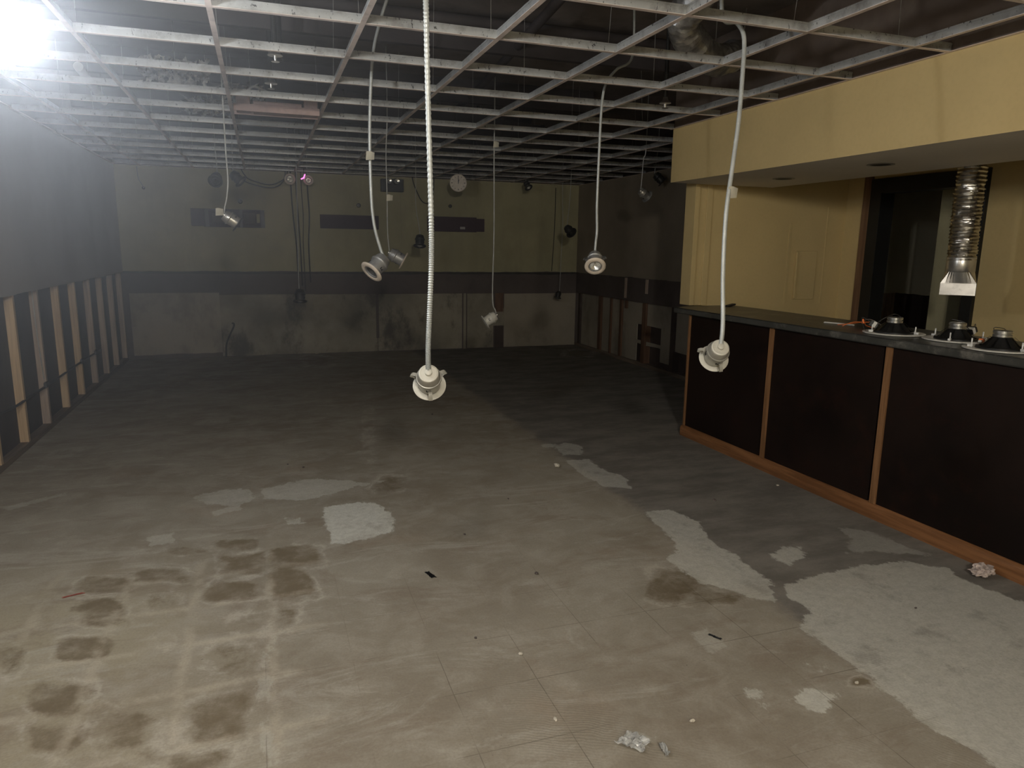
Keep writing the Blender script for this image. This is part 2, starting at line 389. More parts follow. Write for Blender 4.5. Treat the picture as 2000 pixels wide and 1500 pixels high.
# warmer, paler cement towards the left front corner
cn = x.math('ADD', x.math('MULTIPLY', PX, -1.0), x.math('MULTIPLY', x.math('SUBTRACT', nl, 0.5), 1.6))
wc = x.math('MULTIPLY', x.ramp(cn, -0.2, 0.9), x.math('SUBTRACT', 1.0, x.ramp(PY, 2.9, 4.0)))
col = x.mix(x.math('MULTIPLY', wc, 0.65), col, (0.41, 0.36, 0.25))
col = x.mix(x.math('MULTIPLY', x.ramp(nm_, 0.40, 0.68), 0.6), col, (0.41, 0.375, 0.31))
col = x.mix(x.math('MULTIPLY', x.ramp(x.noise(3.1, 8, 0.75, (0.55, 1.3, 1), 0.6), 0.50, 0.66), 0.55), col, (0.225, 0.18, 0.135))
col = x.mix(x.math('MULTIPLY', x.ramp(x.noise(2.2, 9, 0.78, (0.5, 1.6, 1), 1.2), 0.52, 0.64), 0.5), col, (0.46, 0.43, 0.365))
col = x.mix(x.math('MULTIPLY', x.ramp(x.noise(1.6, 5, 0.6), 0.55, 0.7), 0.28), col, (0.33, 0.25, 0.18))
# trowel comb marks scratched in the adhesive
wv = x.n('ShaderNodeTexWave', wave_type='RINGS', rings_direction='Z'); wv.inputs['Scale'].default_value = 26
wv.inputs['Distortion'].default_value = 11; wv.inputs['Detail'].default_value = 3; wv.inputs['Detail Scale'].default_value = 0.35
x.link(x.co, wv.inputs[0])
comb = x.math('MULTIPLY', x.ramp(wv.outputs[1], 0.4, 0.9), x.ramp(x.noise(1.7, 4, 0.6), 0.48, 0.68))
col = x.mix(x.math('MULTIPLY', comb, 0.13), col, (0.50, 0.46, 0.38))
# grey strip of bare slab next to the bar
ge = x.math('ADD', PX, x.math('MULTIPLY', x.math('SUBTRACT', x.noise(5, 6, 0.7), 0.5), 0.22))
gm = x.ramp(ge, 1.97, 2.09)
greyc = x.mix(x.ramp(x.noise(2.4, 6, 0.7, (1, 2.2, 1)), 0.35, 0.65), (0.165, 0.152, 0.133), (0.25, 0.232, 0.203))
col = x.mix(gm, col, greyc)
# dark glue blotches
sd_ = x.math('ADD', att('stain'), x.math('MULTIPLY', x.math('SUBTRACT', x.noise(16, 6, 0.7), 0.5), 0.9))
col = x.mix(x.math('MULTIPLY', x.ramp(sd_, 0.45, 0.78), x.ramp(x.noise(7, 6, 0.7), 0.2, 0.62)), col, (0.185, 0.148, 0.098))
edge = x.math('MULTIPLY', x.ramp(sd_, 0.18, 0.36), x.math('SUBTRACT', 1.0, x.ramp(sd_, 0.36, 0.5)))
col = x.mix(x.math('MULTIPLY', x.math('MULTIPLY', edge, x.ramp(nm_, 0.42, 0.62)), 0.5), col, (0.56, 0.51, 0.43))
# pale levelling compound patches
ws_ = x.math('ADD', att('patch_distance'), x.math('MULTIPLY', x.math('SUBTRACT', x.noise(13, 7, 0.75, (1, 0.6, 1)), 0.5), 0.16))
wm = x.math('MULTIPLY', x.ramp(ws_, -0.004, 0.014), att('patch_strength'))
wm = x.math('MULTIPLY', wm, x.math('SUBTRACT', 1.0, x.math('MULTIPLY', x.ramp(x.noise(5.5, 6, 0.7), 0.52, 0.68), 0.45)))
whitec = x.mix(x.ramp(nf, 0.35, 0.65), (0.56, 0.55, 0.485), (0.66, 0.65, 0.58))
col = x.mix(wm, col, whitec)
# ghost lines of the old 12 inch tiles
def tile_line(P, off, wd=0.0022):
    f = x.math('FRACT', x.math('ADD', x.math('MULTIPLY', x.math('SUBTRACT', P, off), 1 / 0.3048), 0.5))
    d = x.math('MULTIPLY', x.math('ABSOLUTE', x.math('SUBTRACT', f, 0.5)), 0.3048)
    return x.math('SUBTRACT', 1.0, x.ramp(d, 0.0008, wd))
wob = x.math('MULTIPLY', x.math('SUBTRACT', x.noise(6, 3, 0.6), 0.5), 0.006)
ln = x.math('MAXIMUM', tile_line(x.math('ADD', PX, wob), 0.855), tile_line(x.math('ADD', PY, wob), 2.13))
near = x.math('MULTIPLY', x.math('SUBTRACT', 1.0, x.ramp(PY, 2.0, 3.6)), x.ramp(PX, -0.12, -0.02))
lm = x.math('MULTIPLY', x.math('MULTIPLY', ln, x.ramp(x.noise(1.9, 4, 0.6), 0.42, 0.6)), x.math('MULTIPLY', near, x.math('SUBTRACT', 1.0, gm)))
col = x.mix(x.math('MULTIPLY', lm, 0.6), col, (0.07, 0.055, 0.04))
# pale ridges of glue along the old tile joints at the left
def ridge(P, off):
    f = x.math('FRACT', x.math('ADD', x.math('MULTIPLY', x.math('SUBTRACT', x.math('ADD', P, x.math('MULTIPLY', x.math('SUBTRACT', x.noise(4, 5, 0.7), 0.5), 0.09)), off), 1 / 0.3048), 0.5))
    d = x.math('MULTIPLY', x.math('ABSOLUTE', x.math('SUBTRACT', f, 0.5)), 0.3048)
    return x.math('SUBTRACT', 1.0, x.ramp(d, 0.004, 0.034))
rg = x.math('MULTIPLY', x.math('MAXIMUM', ridge(PX, -0.034), ridge(PY, 2.13)), x.math('MULTIPLY', x.ramp(x.noise(5, 6, 0.72), 0.38, 0.6), x.math('MULTIPLY', x.math('SUBTRACT', 1.0, x.ramp(PX, -0.05, 0.35)), x.math('SUBTRACT', 1.0, x.ramp(PY, 3.1, 3.9)))))
col = x.mix(x.math('MULTIPLY', rg, 0.5), col, (0.52, 0.46, 0.36))
# specks, scuffs and dust
col = x.mix(x.math('MULTIPLY', x.ramp(x.noise(38, 4, 0.75), 0.69, 0.73), 0.7), col, (0.07, 0.06, 0.05))
col = x.mix(x.math('MULTIPLY', x.ramp(x.noise(21, 8, 0.8, (1, 0.5, 1), 1.0), 0.66, 0.74), 0.45), col, (0.60, 0.57, 0.50))
col = x.mix(x.math('MULTIPLY', x.ramp(nff, 0.35, 0.75), 0.22), col, (0.15, 0.125, 0.1))
x.link(col, x.b.inputs['Base Color'])
x.b.inputs['Roughness'].default_value = 0.85; x.b.inputs['Specular IOR Level'].default_value = 0.15
x.bump(x.math('ADD', x.math('MULTIPLY', nf, 0.6), x.math('ADD', x.math('MULTIPLY', comb, 0.25), x.math('MULTIPLY', nm_, 0.8))), 0.35, 0.006)
me.materials.append(x.m)
fl = bpy.data.objects.new('floor', me); C.objects.link(fl)
tag(fl, 'stained concrete floor with old glue blotches and pale patches', 'floor', None, 'structure')

# ---------------------------------------------------------------- ceiling deck and what hangs from it
bm = bmesh.new(); box(bm, XL - 0.2, 6.6, YN, YB + 0.2, DECK, DECK + 0.1)
struct('ceiling', bm, M['deck'], 'dark taupe deck above the open grid')
for k, yy in enumerate((1.6, 3.1, 4.9, 6.6, 8.3)):
    bm = bmesh.new(); box(bm, XL - 0.1, 3.1, yy, yy + 0.05, DECK - 0.2, DECK)
    o = struct('trim_%d' % (k + 1), bm, M['joist'], 'dark ceiling joist')

# mains run away from the camera, cross tees run left to right
mains = [-1.3775 + 0.6125 * k for k in range(10)]
tees = [3.34 - 0.61 * 9 + 0.61 * k for k in range(21)]
def tee_prof(bm, p, q, side):
    """inverted T between p and q at grid height"""
    a = (Vector(q) - Vector(p)); t = a.normalized(); s = Vector((-t.y, t.x, 0)); c = (Vector(p) + Vector(q)) / 2; h = a.length / 2
    up = Vector((0, 0, 1))
    obox(bm, c + up * 0.0008, t, s, up, h, 0.012, 0.0008, 1)
    obox(bm, c + up * 0.018, t, s, up, h, 0.0011, 0.0172, 0)
    obox(bm, c + up * 0.037, t, s, up, h, 0.0035, 0.004, 0)
grid = thing('ceiling_grid', 'open metal suspended ceiling grid with its tiles removed', 'ceiling grid', (0, 0, CEIL))
def main_span(X):
    if X < 3.13: return (-2.5, YB - 0.02)
    return (5.33, YB - 0.02)
for X in mains:
    y0, y1 = main_span(X)
    bm = bmesh.new(); tee_prof(bm, (X, y0, 0), (X, y1, 0), 0)
    new('main_runner', bm, [M['tee_web'], M['tee_flange']], grid)
cells = []
xe = [XL] + mains
for Y in tees:
    if Y > YB - 0.03: continue
    e = xe + [XR] if Y > 5.3 else [v for v in xe if v < 3.1] + [3.138]
    for a, b in zip(e[:-1], e[1:]): cells.append((a, b, Y))
def vis_key(c):
    X, Y = (c[0] + c[1]) / 2, c[2]
    if Y < 1.9: return 1e3 - Y
    return math.hypot(X, Y)
cells.sort(key=vis_key)
rest = bmesh.new()
jit = random.Random(3)
for i, (a, b, Y) in enumerate(cells):
    g = 0.0125 if a > XL + 0.01 else 0
    if i < 98:
        bm = bmesh.new(); tee_prof(bm, (a + 0.0015, Y, jit.uniform(-.001, .002)), (b - 0.0015, Y, 0), 0)
        new('cross_tee', bm, [M['tee_web'], M['tee_flange']], grid)
    else: tee_prof(rest, (a + 0.0015, Y, 0), (b - 0.0015, Y, 0), 0)
o = new('cross_tee', rest, [M['tee_web'], M['tee_flange']], grid); o['kind'] = 'stuff'
hw = bmesh.new()
for X in mains:
    for k, Y in enumerate(tees):
        if Y > 1 and (k + int(X * 3)) % 2 == 0 and (X < 3.1 or Y > 5.4) and Y < YB - .1:
            tube(hw, [(X, Y + .1, 0.036), (X + jit.uniform(-.03, .03), Y + .1 + jit.uniform(-.05, .05), DECK - CEIL - 0.001)], 0.0013, 4)
o = new('hanger_wire', hw, M['cable_far'], grid); o['kind'] = 'stuff'
# wall angles
bm = bmesh.new()
box(bm, XL, XL + 0.022, YN, YB, 0, 0.0015); box(bm, XL, XL + 0.0015, YN, YB, 0, 0.022)
box(bm, XL, XR, YB - 0.022, YB, 0, 0.0015); box(bm, 3.116, 3.138, YN, 5.2, 0.0, 0.0015); box(bm, XR - .022, XR, 5.33, YB, 0, .0015)
new('wall_angle', bm, M['tee_flange'], grid)

# ---------------------------------------------------------------- walls
def ragged_board(X0, X1, z0, z1, y, th, axis='x', amp=0.012, seed=0, n=None):
    """upright board with a torn lower edge"""
    bm = bmesh.new(); rnd = random.Random(seed); n = n or max(8, int((X1 - X0) / 0.06))
    fr, bk = [], []
    for i in range(n + 1):
        t = X0 + (X1 - X0) * i / n
        zl = z0 + mnoise.noise(Vector((t * 2.3, seed, 0))) * amp * 1.4 + rnd.uniform(-.3, .3) * amp
        for lst, yy in ((fr, y), (bk, y + th)):
            P = (lambda z: (t, yy, z)) if axis == 'x' else (lambda z: (yy, t, z))
            lst.append((bm.verts.new(P(zl)), bm.verts.new(P(z1))))
    for i in range(n):
        a, b = fr[i], fr[i + 1]; bm.faces.new((a[0], b[0], b[1], a[1]))
        a, b = bk[i], bk[i + 1]; bm.faces.new((a[0], a[1], b[1], b[0]))
        bm.faces.new((fr[i][0], bk[i][0], bk[i + 1][0], fr[i + 1][0]))
        bm.faces.new((fr[i][1], fr[i + 1][1], bk[i + 1][1], bk[i][1]))
    bm.faces.new((fr[0][0], fr[0][1], bk[0][1], bk[0][0])); bm.faces.new((fr[-1][0], bk[-1][0], bk[-1][1], fr[-1][1]))
    return bm

# left wall
wl = struct('wall_left', ragged_board(YN, YB, 1.13, CEIL + .01, XL, -0.014, 'y', 0.006, 2), M['wall_grey'], 'grey painted left wall cut open at the bottom to bare studs')
bm = bmesh.new(); box(bm, XL - 0.085, XL - 0.072, YN, YB, 0, DECK)
o = new('sheathing', bm, M['sheathing'], wl)
bm = bmesh.new(); box(bm, XL - .014, XL, YN, YB, CEIL + .01, DECK); new('bare_board', bm, M['brown_board'], wl)
stud_y = [5.39, 5.99, 6.58, 7.2, 7.79, 8.41, 9.0, 9.6, 10.17] + [4.79 - .6 * k for k in range(12)]
for k, y in enumerate(stud_y):
    bm = bmesh.new(); box(bm, XL - 0.072, XL - 0.0155, y - 0.019, y + 0.019, 0.045, DECK)
    o = new('stud', bm, M['stud'] if k in (0, 1, 3, 4) or k > 8 else M['stud_old'], wl)
bm = bmesh.new(); box(bm, XL - 0.072, XL - 0.012, YN, YB - 0.02, 0, 0.045, bev=0.003)
new('bottom_plate', bm, M['plate_wood'], wl)
bm = bmesh.new(); tube(bm, [(XL - 0.02, y, 0.36 + 0.012 * math.sin(y * 5)) for y in (-2, 0, 2, 3.5, 4.6, 5.4, 5.75, 6.2, 6.95, 7.6, 8.1, 8.7)], 0.009, 8)
new('cable', bm, M['cord_dark'], wl, True)
bm = bmesh.new(); tube(bm, [(XL - .022, 6.47, 1.13), (XL - .022, 6.48, .8), (XL - .022, 6.53, .42)], 0.004, 6)
new('cable', bm, M['cable_far'], wl, True)
for y in (6.55, 7.79, 8.4):
    bm = bmesh.new(); obox(bm, (XL - 0.013, y, 0.37), Vector((1, 0, 0)), Vector((0, 1, 0)), Vector((0, 0, 1)), 0.01, 0.05, 0.025)
    bmesh.ops.bevel(bm, geom=bm.edges[:], offset=.006, segments=2, affect='EDGES')
    new('cable_clamp', bm, M['cord_dark'], wl)

# back wall
wb = struct('wall_back', ragged_board(XL - .1, XR + .1, 1.145, CEIL + .01, YB, 0.014, 'x', 0.008, 5, 120), M['wall_olive'], 'olive painted back wall with its lower boards stripped off')
bm = bmesh.new(); box(bm, XL - .1, XR + .1, YB + 0.012, YB + 0.06, 0, DECK)
new('backing', bm, M['strip'], wb)
bm = bmesh.new(); box(bm, XL - .1, XR + .1, YB, YB + .012, CEIL + .01, DECK); new('bare_board', bm, M['joist'], wb)
bm = bmesh.new(); box(bm, XL, XR, YB - 0.002, YB + 0.012, 1.128, 1.15)
o = new('cut_edge', ragged_board(XL, XR, 1.112, 1.14, YB - 0.004, 0.012, 'x', 0.01, 9, 90), M['cord_dark'], wb); bm.free()
def lower_panel(x0, x1, z0, z1, m, seed, amp=.01, y=YB - .002):
    return new('lower_panel', ragged_board(x0, x1, z0, z1, y, 0.012, 'x', amp, seed), m, wb)
lower_panel(XL + .05, -0.56, 0.06, 0.865, M['board_pale'], 11)
lower_panel(-0.56, 0.66, 0.01, 0.835, M['concrete'], 12, .004, YB + .003)
lower_panel(0.67, 1.52, 0.01, 0.83, M['concrete'], 13, .004, YB + .001)
lower_panel(1.53, 2.78, 0.01, 0.828, M['concrete'], 14, .004, YB + .003)
lower_panel(2.86, 3.27, 0.01, 0.825, M['concrete'], 15, .004, YB + .002)
lower_panel(3.44, XR, 0.01, 0.82, M['board_pale'], 16, .006, YB - .001)
lower_panel(3.27, 3.44, 0.34, 0.60, M['concrete'], 17, .006, YB + .003)
for (x, z0, z1, m) in ((2.82, .0, .83, 'concrete'), (3.36, .55, .83, 'stud_brown'), (3.36, .0, .33, 'sheathing'), (1.525, 0.2, .83, 'strip'), (.665, .0, .83, 'concrete')):
    bm = bmesh.new(); ww = .065 if m in ('stud_brown', 'sheathing') else .02; box(bm, x - ww, x + ww, YB - 0.006, YB + 0.01, z0, z1)
    new('batten', bm, M[m], wb)
bm = bmesh.new(); tube(bm, [(-.52, YB - .012, .0), (-.5, YB - .02, .2), (-.40, YB - .02, .42), (-.42, YB - .012, .46)], .012, 6)
new('loose_strip', bm, M['cord_dark'], wb, True)
for x in (0.66, 1.90, 3.03, 4.28):
    bm = bmesh.new(); box(bm, x - .016, x + .016, YB - .006, YB, 1.15, 2.44, bev=.002)
    new('seam_batten', bm, M['wall_olive'], wb)
# black gap line down the seam near the right end
bm = bmesh.new(); tube(bm, [(4.235, YB - .01, 2.40), (4.23, YB - .01, 1.8), (4.20, YB - .01, 1.16)], .006, 6)
new('seam_cord', bm, M['cord_dark'], wb, True)

# right wall beyond the bar
wr = struct('wall_right', ragged_board(5.32, YB, 1.14, CEIL + .01, XR, 0.014, 'y', 0.008, 21), M['wall_dark'], 'dark taupe right wall beyond the bar with stripped lower part')
bm = bmesh.new(); box(bm, XR + .1, XR + .115, 5.32, YB, 0, DECK); new('backing', bm, M['sheathing'], wr)
bm = bmesh.new(); box(bm, XR, XR + .014, 5.32, YB, CEIL + .01, DECK); new('bare_board', bm, M['joist'], wr)
bm = bmesh.new(); box(bm, XR + .004, XR + .02, 5.32, YB, .83, 1.14); new('dark_band', bm, M['strip'], wr)
def rp(y0, y1, z0, z1, seed, m='board_pale'):
    new('lower_panel', ragged_board(y0, y1, z0, z1, XR + .04, .012, 'y', .008, seed), M[m], wr)
rp(8.42, YB, 0.03, .83, 31); rp(7.72, 8.42, .54, .83, 32); rp(7.5, 7.72, .12, .83, 33); rp(5.4, 7.5, .30, .83, 34); rp(8.33, 8.42, 0.05, .54, 35)
rp(7.72, 8.33, .285, .33, 36)
for y, wd in ((10.13, .04), (9.41, .045), (9.07, .015), (8.76, .03), (8.12, .045), (7.42, .04), (6.8, .04), (6.2, .04)):
    bm = bmesh.new(); box(bm, XR + .012, XR + .1, y - wd, y + wd, .04, .83)
    new('stud', bm, M['stud_brown'] if wd != .04 else M['sheathing'], wr)
for y, z0 in ((8.62, .86), (8.06, .95)):
    bm = bmesh.new(); box(bm, XR - .004, XR + .006, y - .028, y + .028, z0, 1.13); new('stud_stub', bm, M['stud_old'], wr)
bm = bmesh.new(); box(bm, XR + .012, XR + .1, 8.60, 8.65, .72, .83); new('stud_stub', bm, M['stud_brown'], wr)
bm = bmesh.new(); box(bm, XR + .008, XR + .1, 5.32, YB, 0, .045); new('bottom_plate', bm, M['plate_wood'], wr)

# wall behind the camera
bm = bmesh.new(); box(bm, XL - .2, 6.6, YN - .1, YN, 0, DECK)
struct('wall_front', bm, M['wall_olive'], 'wall behind the viewer')

# nook behind the bar: end wall, opening wall, soffit
YE = 5.2; XW = 4.965
bm = bmesh.new()
box(bm, 3.52, XW + .12, YE, YE + .12, 0, 1.05); box(bm, 3.41, XW + .12, YE, YE + .12, 1.05, DECK)
we = struct('wall_end', bm, M['wall_yellow'], 'yellow end wall of the bar nook')
bm = bmesh.new(); box(bm, 3.385, 3.43, YE - .014, YE + .134, 1.05, DECK, bev=.004); box(bm, 3.50, 3.555, YE - .012, YE, 1.05, 2.44, bev=.004)
new('corner_moulding', bm, M['wall_yellow'], we)
bm = bmesh.new(); box(bm, 4.45, 4.68, YE - .012, YE, 1.09, 1.515, bev=.004)
new('access_cover', bm, M['wall_yellow'], we)
bm = bmesh.new(); box(bm, 4.36, 4.385, YE - .006, YE, 1.05, 1.75, bev=.002); box(bm, 4.76, 4.775, YE - .006, YE, 1.05, 1.9, bev=.002)
new('cover_trim', bm, M['wall_yellow'], we)
bm = bmesh.new(); box(bm, 4.445, 4.462, YE - .03, YE - .010, 1.10, 1.505, bev=.004)
new('cover_edge', bm, M['wall_yellow'], we)

OY0, OY1, OZ = 3.93, 4.93, 2.12
bm = bmesh.new()
box(bm, XW, XW + .12, OY1, YE, 0, DECK); box(bm, XW, XW + .12, YN, OY0, 0, DECK); box(bm, XW, XW + .12, OY0, OY1, OZ, DECK)
wn = struct('wall_bar', bm, M['wall_yellow'], 'yellow wall behind the bar with an open doorway')
d1 = bpy.data.objects.new('door_1', None); C.objects.link(d1); d1['kind'] = 'structure'; tag(d1, 'black framed open doorway behind the bar', 'doorway', None, 'structure'); d1.location = (XW, 4.43, 0)
def dpart(name, m, *a, bev=0.0):
    bm = bmesh.new(); box(bm, a[0] - XW, a[1] - XW, a[2] - 4.43, a[3] - 4.43, a[4], a[5], bev=bev); return new(name, bm, m, d1)
dpart('casing', M['casing'], XW - .022, XW - .001, 4.915, 5.0, 0, 2.15, bev=.004)
dpart('jamb', M['black_frame'], XW - .03, XW + .12, 4.80, 4.914, 0, 2.12, bev=.003)
dpart('jamb', M['black_frame'], XW - .03, XW + .12, 3.86, 3.95, 0, 2.12, bev=.003)
dpart('header', M['black_frame'], XW - .03, XW + .12, 3.951, 4.799, 2.0, 2.12, bev=.003)

# room seen through the doorway
ws = struct('wall_side', ragged_board(3.0, 7.4, 1.10, DECK, 6.2, .014, 'y', .02, 41, 90), M['room_green'], 'grey green wall of the room beyond the doorway with a torn lower edge')
bm = bmesh.new(); box(bm, 6.29, 6.31, 2.4, 7.6, 0, DECK); new('sheathing', bm, M['sheathing'], ws)
for y in (4.6, 5.05, 5.45, 5.85, 6.3):
    bm = bmesh.new(); box(bm, 6.216, 6.29, y - .06, y + .06, 0.0, 2.9); new('stud', bm, M['stud_old'] if y != 5.45 else M['sheathing'], ws)
bm = bmesh.new(); box(bm, 5.38, 5.52, 4.42, 4.60, 0, DECK, bev=.004)
struct('wall_post', bm, M['wall_olive'], 'slim post inside the room beyond the doorway')
bm = bmesh.new(); box(bm, XW + .12, 6.3, 7.3, 7.4, 0, DECK); struct('wall_far', bm, M['room_green'], 'far wall of the room beyond the doorway')
bm = bmesh.new(); box(bm, XW + .12, 6.3, 2.3, 2.4, 0, DECK); struct('wall_near', bm, M['room_green'], 'near wall of the room beyond the doorway')

# soffit over the bar
bm = bmesh.new(); box(bm, 3.14, 4.13, YN, 5.18, 2.04, CEIL, 0)
bm.faces.ensure_lookup_table()
for f in bm.faces:
    f.normal_update()
    if f.calc_center_median().z < 2.05: f.material_index = 1
sf = struct('wall_soffit', bm, [M['wall_yellow'], M['soffit_white']], 'long yellow soffit hanging over the bar')
bm = bmesh.new(); box(bm, 3.145, 4.125, YN, 5.175, CEIL + .001, DECK - .002); new('bare_board', bm, M['brown_board'], sf)
for i, (x_, y_) in enumerate(((3.685, 4.50), (3.60, 3.53))):
    t = thing('recessed_downlight', ['unlit round downlight in the soffit underside, the farther one', 'unlit round downlight in the soffit underside, the nearer one'][i], 'downlight', (x_, y_, 2.04), None, 'downlights in the soffit')
    bm = bmesh.new(); lathe(bm, [(.062, -.0005), (.078, -.0008), (.08, -.004), (.062, -.005), (.058, -.001)], 32, close=True); new('trim_ring', bm, M['galv'], t, True)
    bm = bmesh.new(); lathe(bm, [(0, -.002), (.058, -.0022)], 32); new('baffle', bm, M['slot'], t)

# ---------------------------------------------------------------- bar
ang = 0.0192
bar = thing('bar_counter', 'dark brown panelled bar base with oak battens and a rounded oak kick rail', 'bar', (3.235, 4.93, 0), (0, 0, ang))
LB = 5.6
bm = bmesh.new(); box(bm, 0.012, 0.54, -LB, 0, 0, 1.0)
new('body', bm, M['bar_panel'], bar)
for k in range(6):
    y1 = -0.02 - 0.955 * k; y0 = y1 - 0.915
    bm = bmesh.new(); box(bm, 0.0, 0.013, y0 + .002, y1 - .002, .085, .999, bev=.001); new('panel', bm, M['bar_panel'], bar)
for k in range(7):
    y = 0 - 0.955 * k; a, b = (y - .02, y) if k == 0 else (y - .02 - .02, y + .02 - .02)
    bm = bmesh.new(); box(bm, -0.012, 0.0118, a, b, .085, .999, bev=.003); new('batten', bm, M['oak'], bar)
bm = bmesh.new()
prof = [(0.0115, 0), (-.022, 0), (-.024, .045), (-.022, .066), (-.015, .080), (-.004, .087), (.0115, .0885)]
a = [bm.verts.new((x_, 0.012, z_)) for x_, z_ in prof]; b = [bm.verts.new((x_, -LB, z_)) for x_, z_ in prof]
for i in range(len(prof)):
    j = (i + 1) % len(prof); bm.faces.new((a[i], a[j], b[j], b[i]))
bm.faces.new(a); bm.faces.new(b[::-1])
new('kick_rail', bm, M['oak_rail'], bar, True)

bm = bmesh.new()
ct_out = [(-.045, .17), (.21, .265), (.21, .255), (.60, .255), (.60, -LB), (-.045, -LB)]
ct_out = [(-.045, .175), (.175, .265), (.60, .265), (.60, -LB), (-.045, -LB)]
lo = [bm.verts.new((x_, y_, 1.001)) for x_, y_ in ct_out]; hi = [bm.verts.new((x_, y_, 1.046)) for x_, y_ in ct_out]
bm.faces.new(lo); bm.faces.new(hi)
for i in range(5): bm.faces.new((lo[i], lo[(i + 1) % 5], hi[(i + 1) % 5], hi[i]))
bmesh.ops.bevel(bm, geom=bm.edges[:], offset=.006, segments=2, affect='EDGES')
cto = new('countertop', bm, M['counter'], None, True, (3.235, 4.93, 0)); cto.rotation_euler = (0, 0, 0.023)
tag(cto, 'long dusty dark laminate countertop lying on the panelled bar', 'countertop')

# ---------------------------------------------------------------- loose ceiling speakers on the counter
def speaker(x_, y_, rz, label, box_side):
    z = 1.0465
    t = thing('ceiling_speaker', label, 'speaker', (x_, y_, z), (0, 0, rz), 'loose ceiling speakers on the bar top')
    bm = bmesh.new(); lathe(bm, [(.105, .001), (.158, 0), (.165, .003), (.165, .007), (.160, .009), (.110, .006)], 48, close=True); new('flange', bm, M['flange_white'], t, True)
    bm = bmesh.new(); lathe(bm, [(.108, .006), (.108, .014), (.102, .018), (.094, .018)], 40); lathe(bm, [(.09, .010), (.048, .055), (.044, .062), (0, .063)], 32)
    for k in range(6):
        a = k * math.pi / 3 + .2; c_, s_ = math.cos(a), math.sin(a)
        vv = [bm.verts.new((r * c_ - q * s_, r * s_ + q * c_, zz)) for r, zz in ((.106, .017), (.052, .064), (.045, .060), (.095, .014)) for q in (-.011, .011)]
        for i in range(4):
            j = (i + 1) % 4; bm.faces.new((vv[2 * i], vv[2 * i + 1], vv[2 * j + 1], vv[2 * j]))
    new('basket', bm, M['speaker_black'], t, True)
    bm = bmesh.new(); lathe(bm, [(0, .062), (.036, .062), (.042, .065), (.042, .076), (.036, .078), (.036, .081), (.042, .083), (.042, .094), (.038, .097), (0, .098)], 36); new('magnet', bm, M['magnet'], t, True)
    for k, a in enumerate((.5, 2.5, 4.6)):
        bm = bmesh.new(); c_, s_ = math.cos(a), math.sin(a); ax = Vector((c_, s_, 0)); ay = Vector((-s_, c_, 0)); up = Vector((0, 0, 1))
        obox(bm, (.128 * c_, .128 * s_, .028), ax, ay, up, .003, .003, .024); obox(bm, (.135 * c_, .135 * s_, .016), ax, ay, up, .012, .006, .006)
        bmesh.ops.bevel(bm, geom=bm.edges[:], offset=.001, segments=1, affect='EDGES')
        new('mounting_clamp', bm, M['clear'], t)
    a = box_side; c_, s_ = math.cos(a), math.sin(a)
    bm = bmesh.new(); ax = Vector((c_, s_, .5)).normalized(); ay = Vector((-s_, c_, 0)); az = ax.cross(ay)
    obox(bm, (.112 * c_, .112 * s_, .050), ax, ay, az, .022, .018, .016); bmesh.ops.bevel(bm, geom=bm.edges[:], offset=.003, segments=2, affect='EDGES')
    new('transformer', bm, M['black'], t)
    bm = bmesh.new(); obox(bm, (.108 * c_ , .108 * s_, .050), ax, ay, az, .010, .0195, .0175); bmesh.ops.bevel(bm, geom=bm.edges[:], offset=.002, segments=1, affect='EDGES')
    o = new('transformer_label', bm, M['flange_white'], t)
    bm = bmesh.new()
    tube(bm, [(.09 * c_, .09 * s_, .06), (.10 * c_ + .02, .05 * s_, .09), (.03, .02, .11), (0, -.03, .10), (-.03 * c_, -.04, .075)], .0018, 5)
    tube(bm, [(.12 * c_, .12 * s_, .06), (.15 * c_, .16 * s_ + .02, .085), (.19 * c_, .15 * s_, .03), (.2 * c_, .13 * s_, .012)], .0018, 5)
    new('wire', bm, M['can_dark'], t, True)
    return t
speaker(3.470, 3.175, 0.3, 'leftmost of the three loose ceiling speakers on the bar, beside the orange wires', 2.2)
speaker(3.555, 2.842, 1.1, 'middle one of the three loose ceiling speakers lying face down on the bar', 5.2)
speaker(3.435, 2.500, 2.0, 'loose ceiling speaker nearest the right edge, overlapping the front edge of the bar', 5.0)
t = thing('orange_wire', 'tangled orange wires with an orange wire nut on the counter beside the leftmost speaker', 'wire', (3.50, 3.46, 1.047))
bm = bmesh.new(); tube(bm, [(-.01, .17, .003), (.02, .08, .02), (.03, .02, .034), (.02, -.02, .03), (-.01, -.06, .022), (0, -.105, .012)], .0025, 6); tube(bm, [(-.04, .1, .003), (0, .06, .03), (.02, .0, .036), (.05, -.06, .04), (.03, -.09, .022)], .002, 6); new('wire', bm, M['orange'], t, True)
bm = bmesh.new(); lathe(bm, [(0, .03), (.008, .031), (.009, .04), (.005, .058), (0, .06)], 14, mat4=Matrix.Translation((.022, .0, -.002))); new('wire_nut', bm, M['orange'], t, True)
bm = bmesh.new(); tube(bm, [(.03, .01, .045), (.05, -.03, .055), (.07, -.09, .03), (.05, -.13, .008)], .0022, 6); o = new('wire', bm, M['plate_wood'], t, True)
t = thing('orange_connector', 'orange connector with white tips between the middle and right speakers', 'connector', (3.525, 2.672, 1.0585), (0, 0, .4))
bm = bmesh.new(); box(bm, -.016, .016, -.011, .011, 0, .02, bev=.003); new('body', bm, M['orange'], t)
bm = bmesh.new(); box(bm, -.034, -.0165, -.008, .008, 0.002, .014, bev=.003); box(bm, .0165, .034, -.008, .008, .002, .014, bev=.003); new('tip', bm, M['flange_white'], t)
bm = bmesh.new(); tube(bm, [(3.50, 3.76, 1.052), (3.52, 3.70, 1.053), (3.545, 3.63, 1.052), (3.56, 3.565, 1.052)], .005, 8)
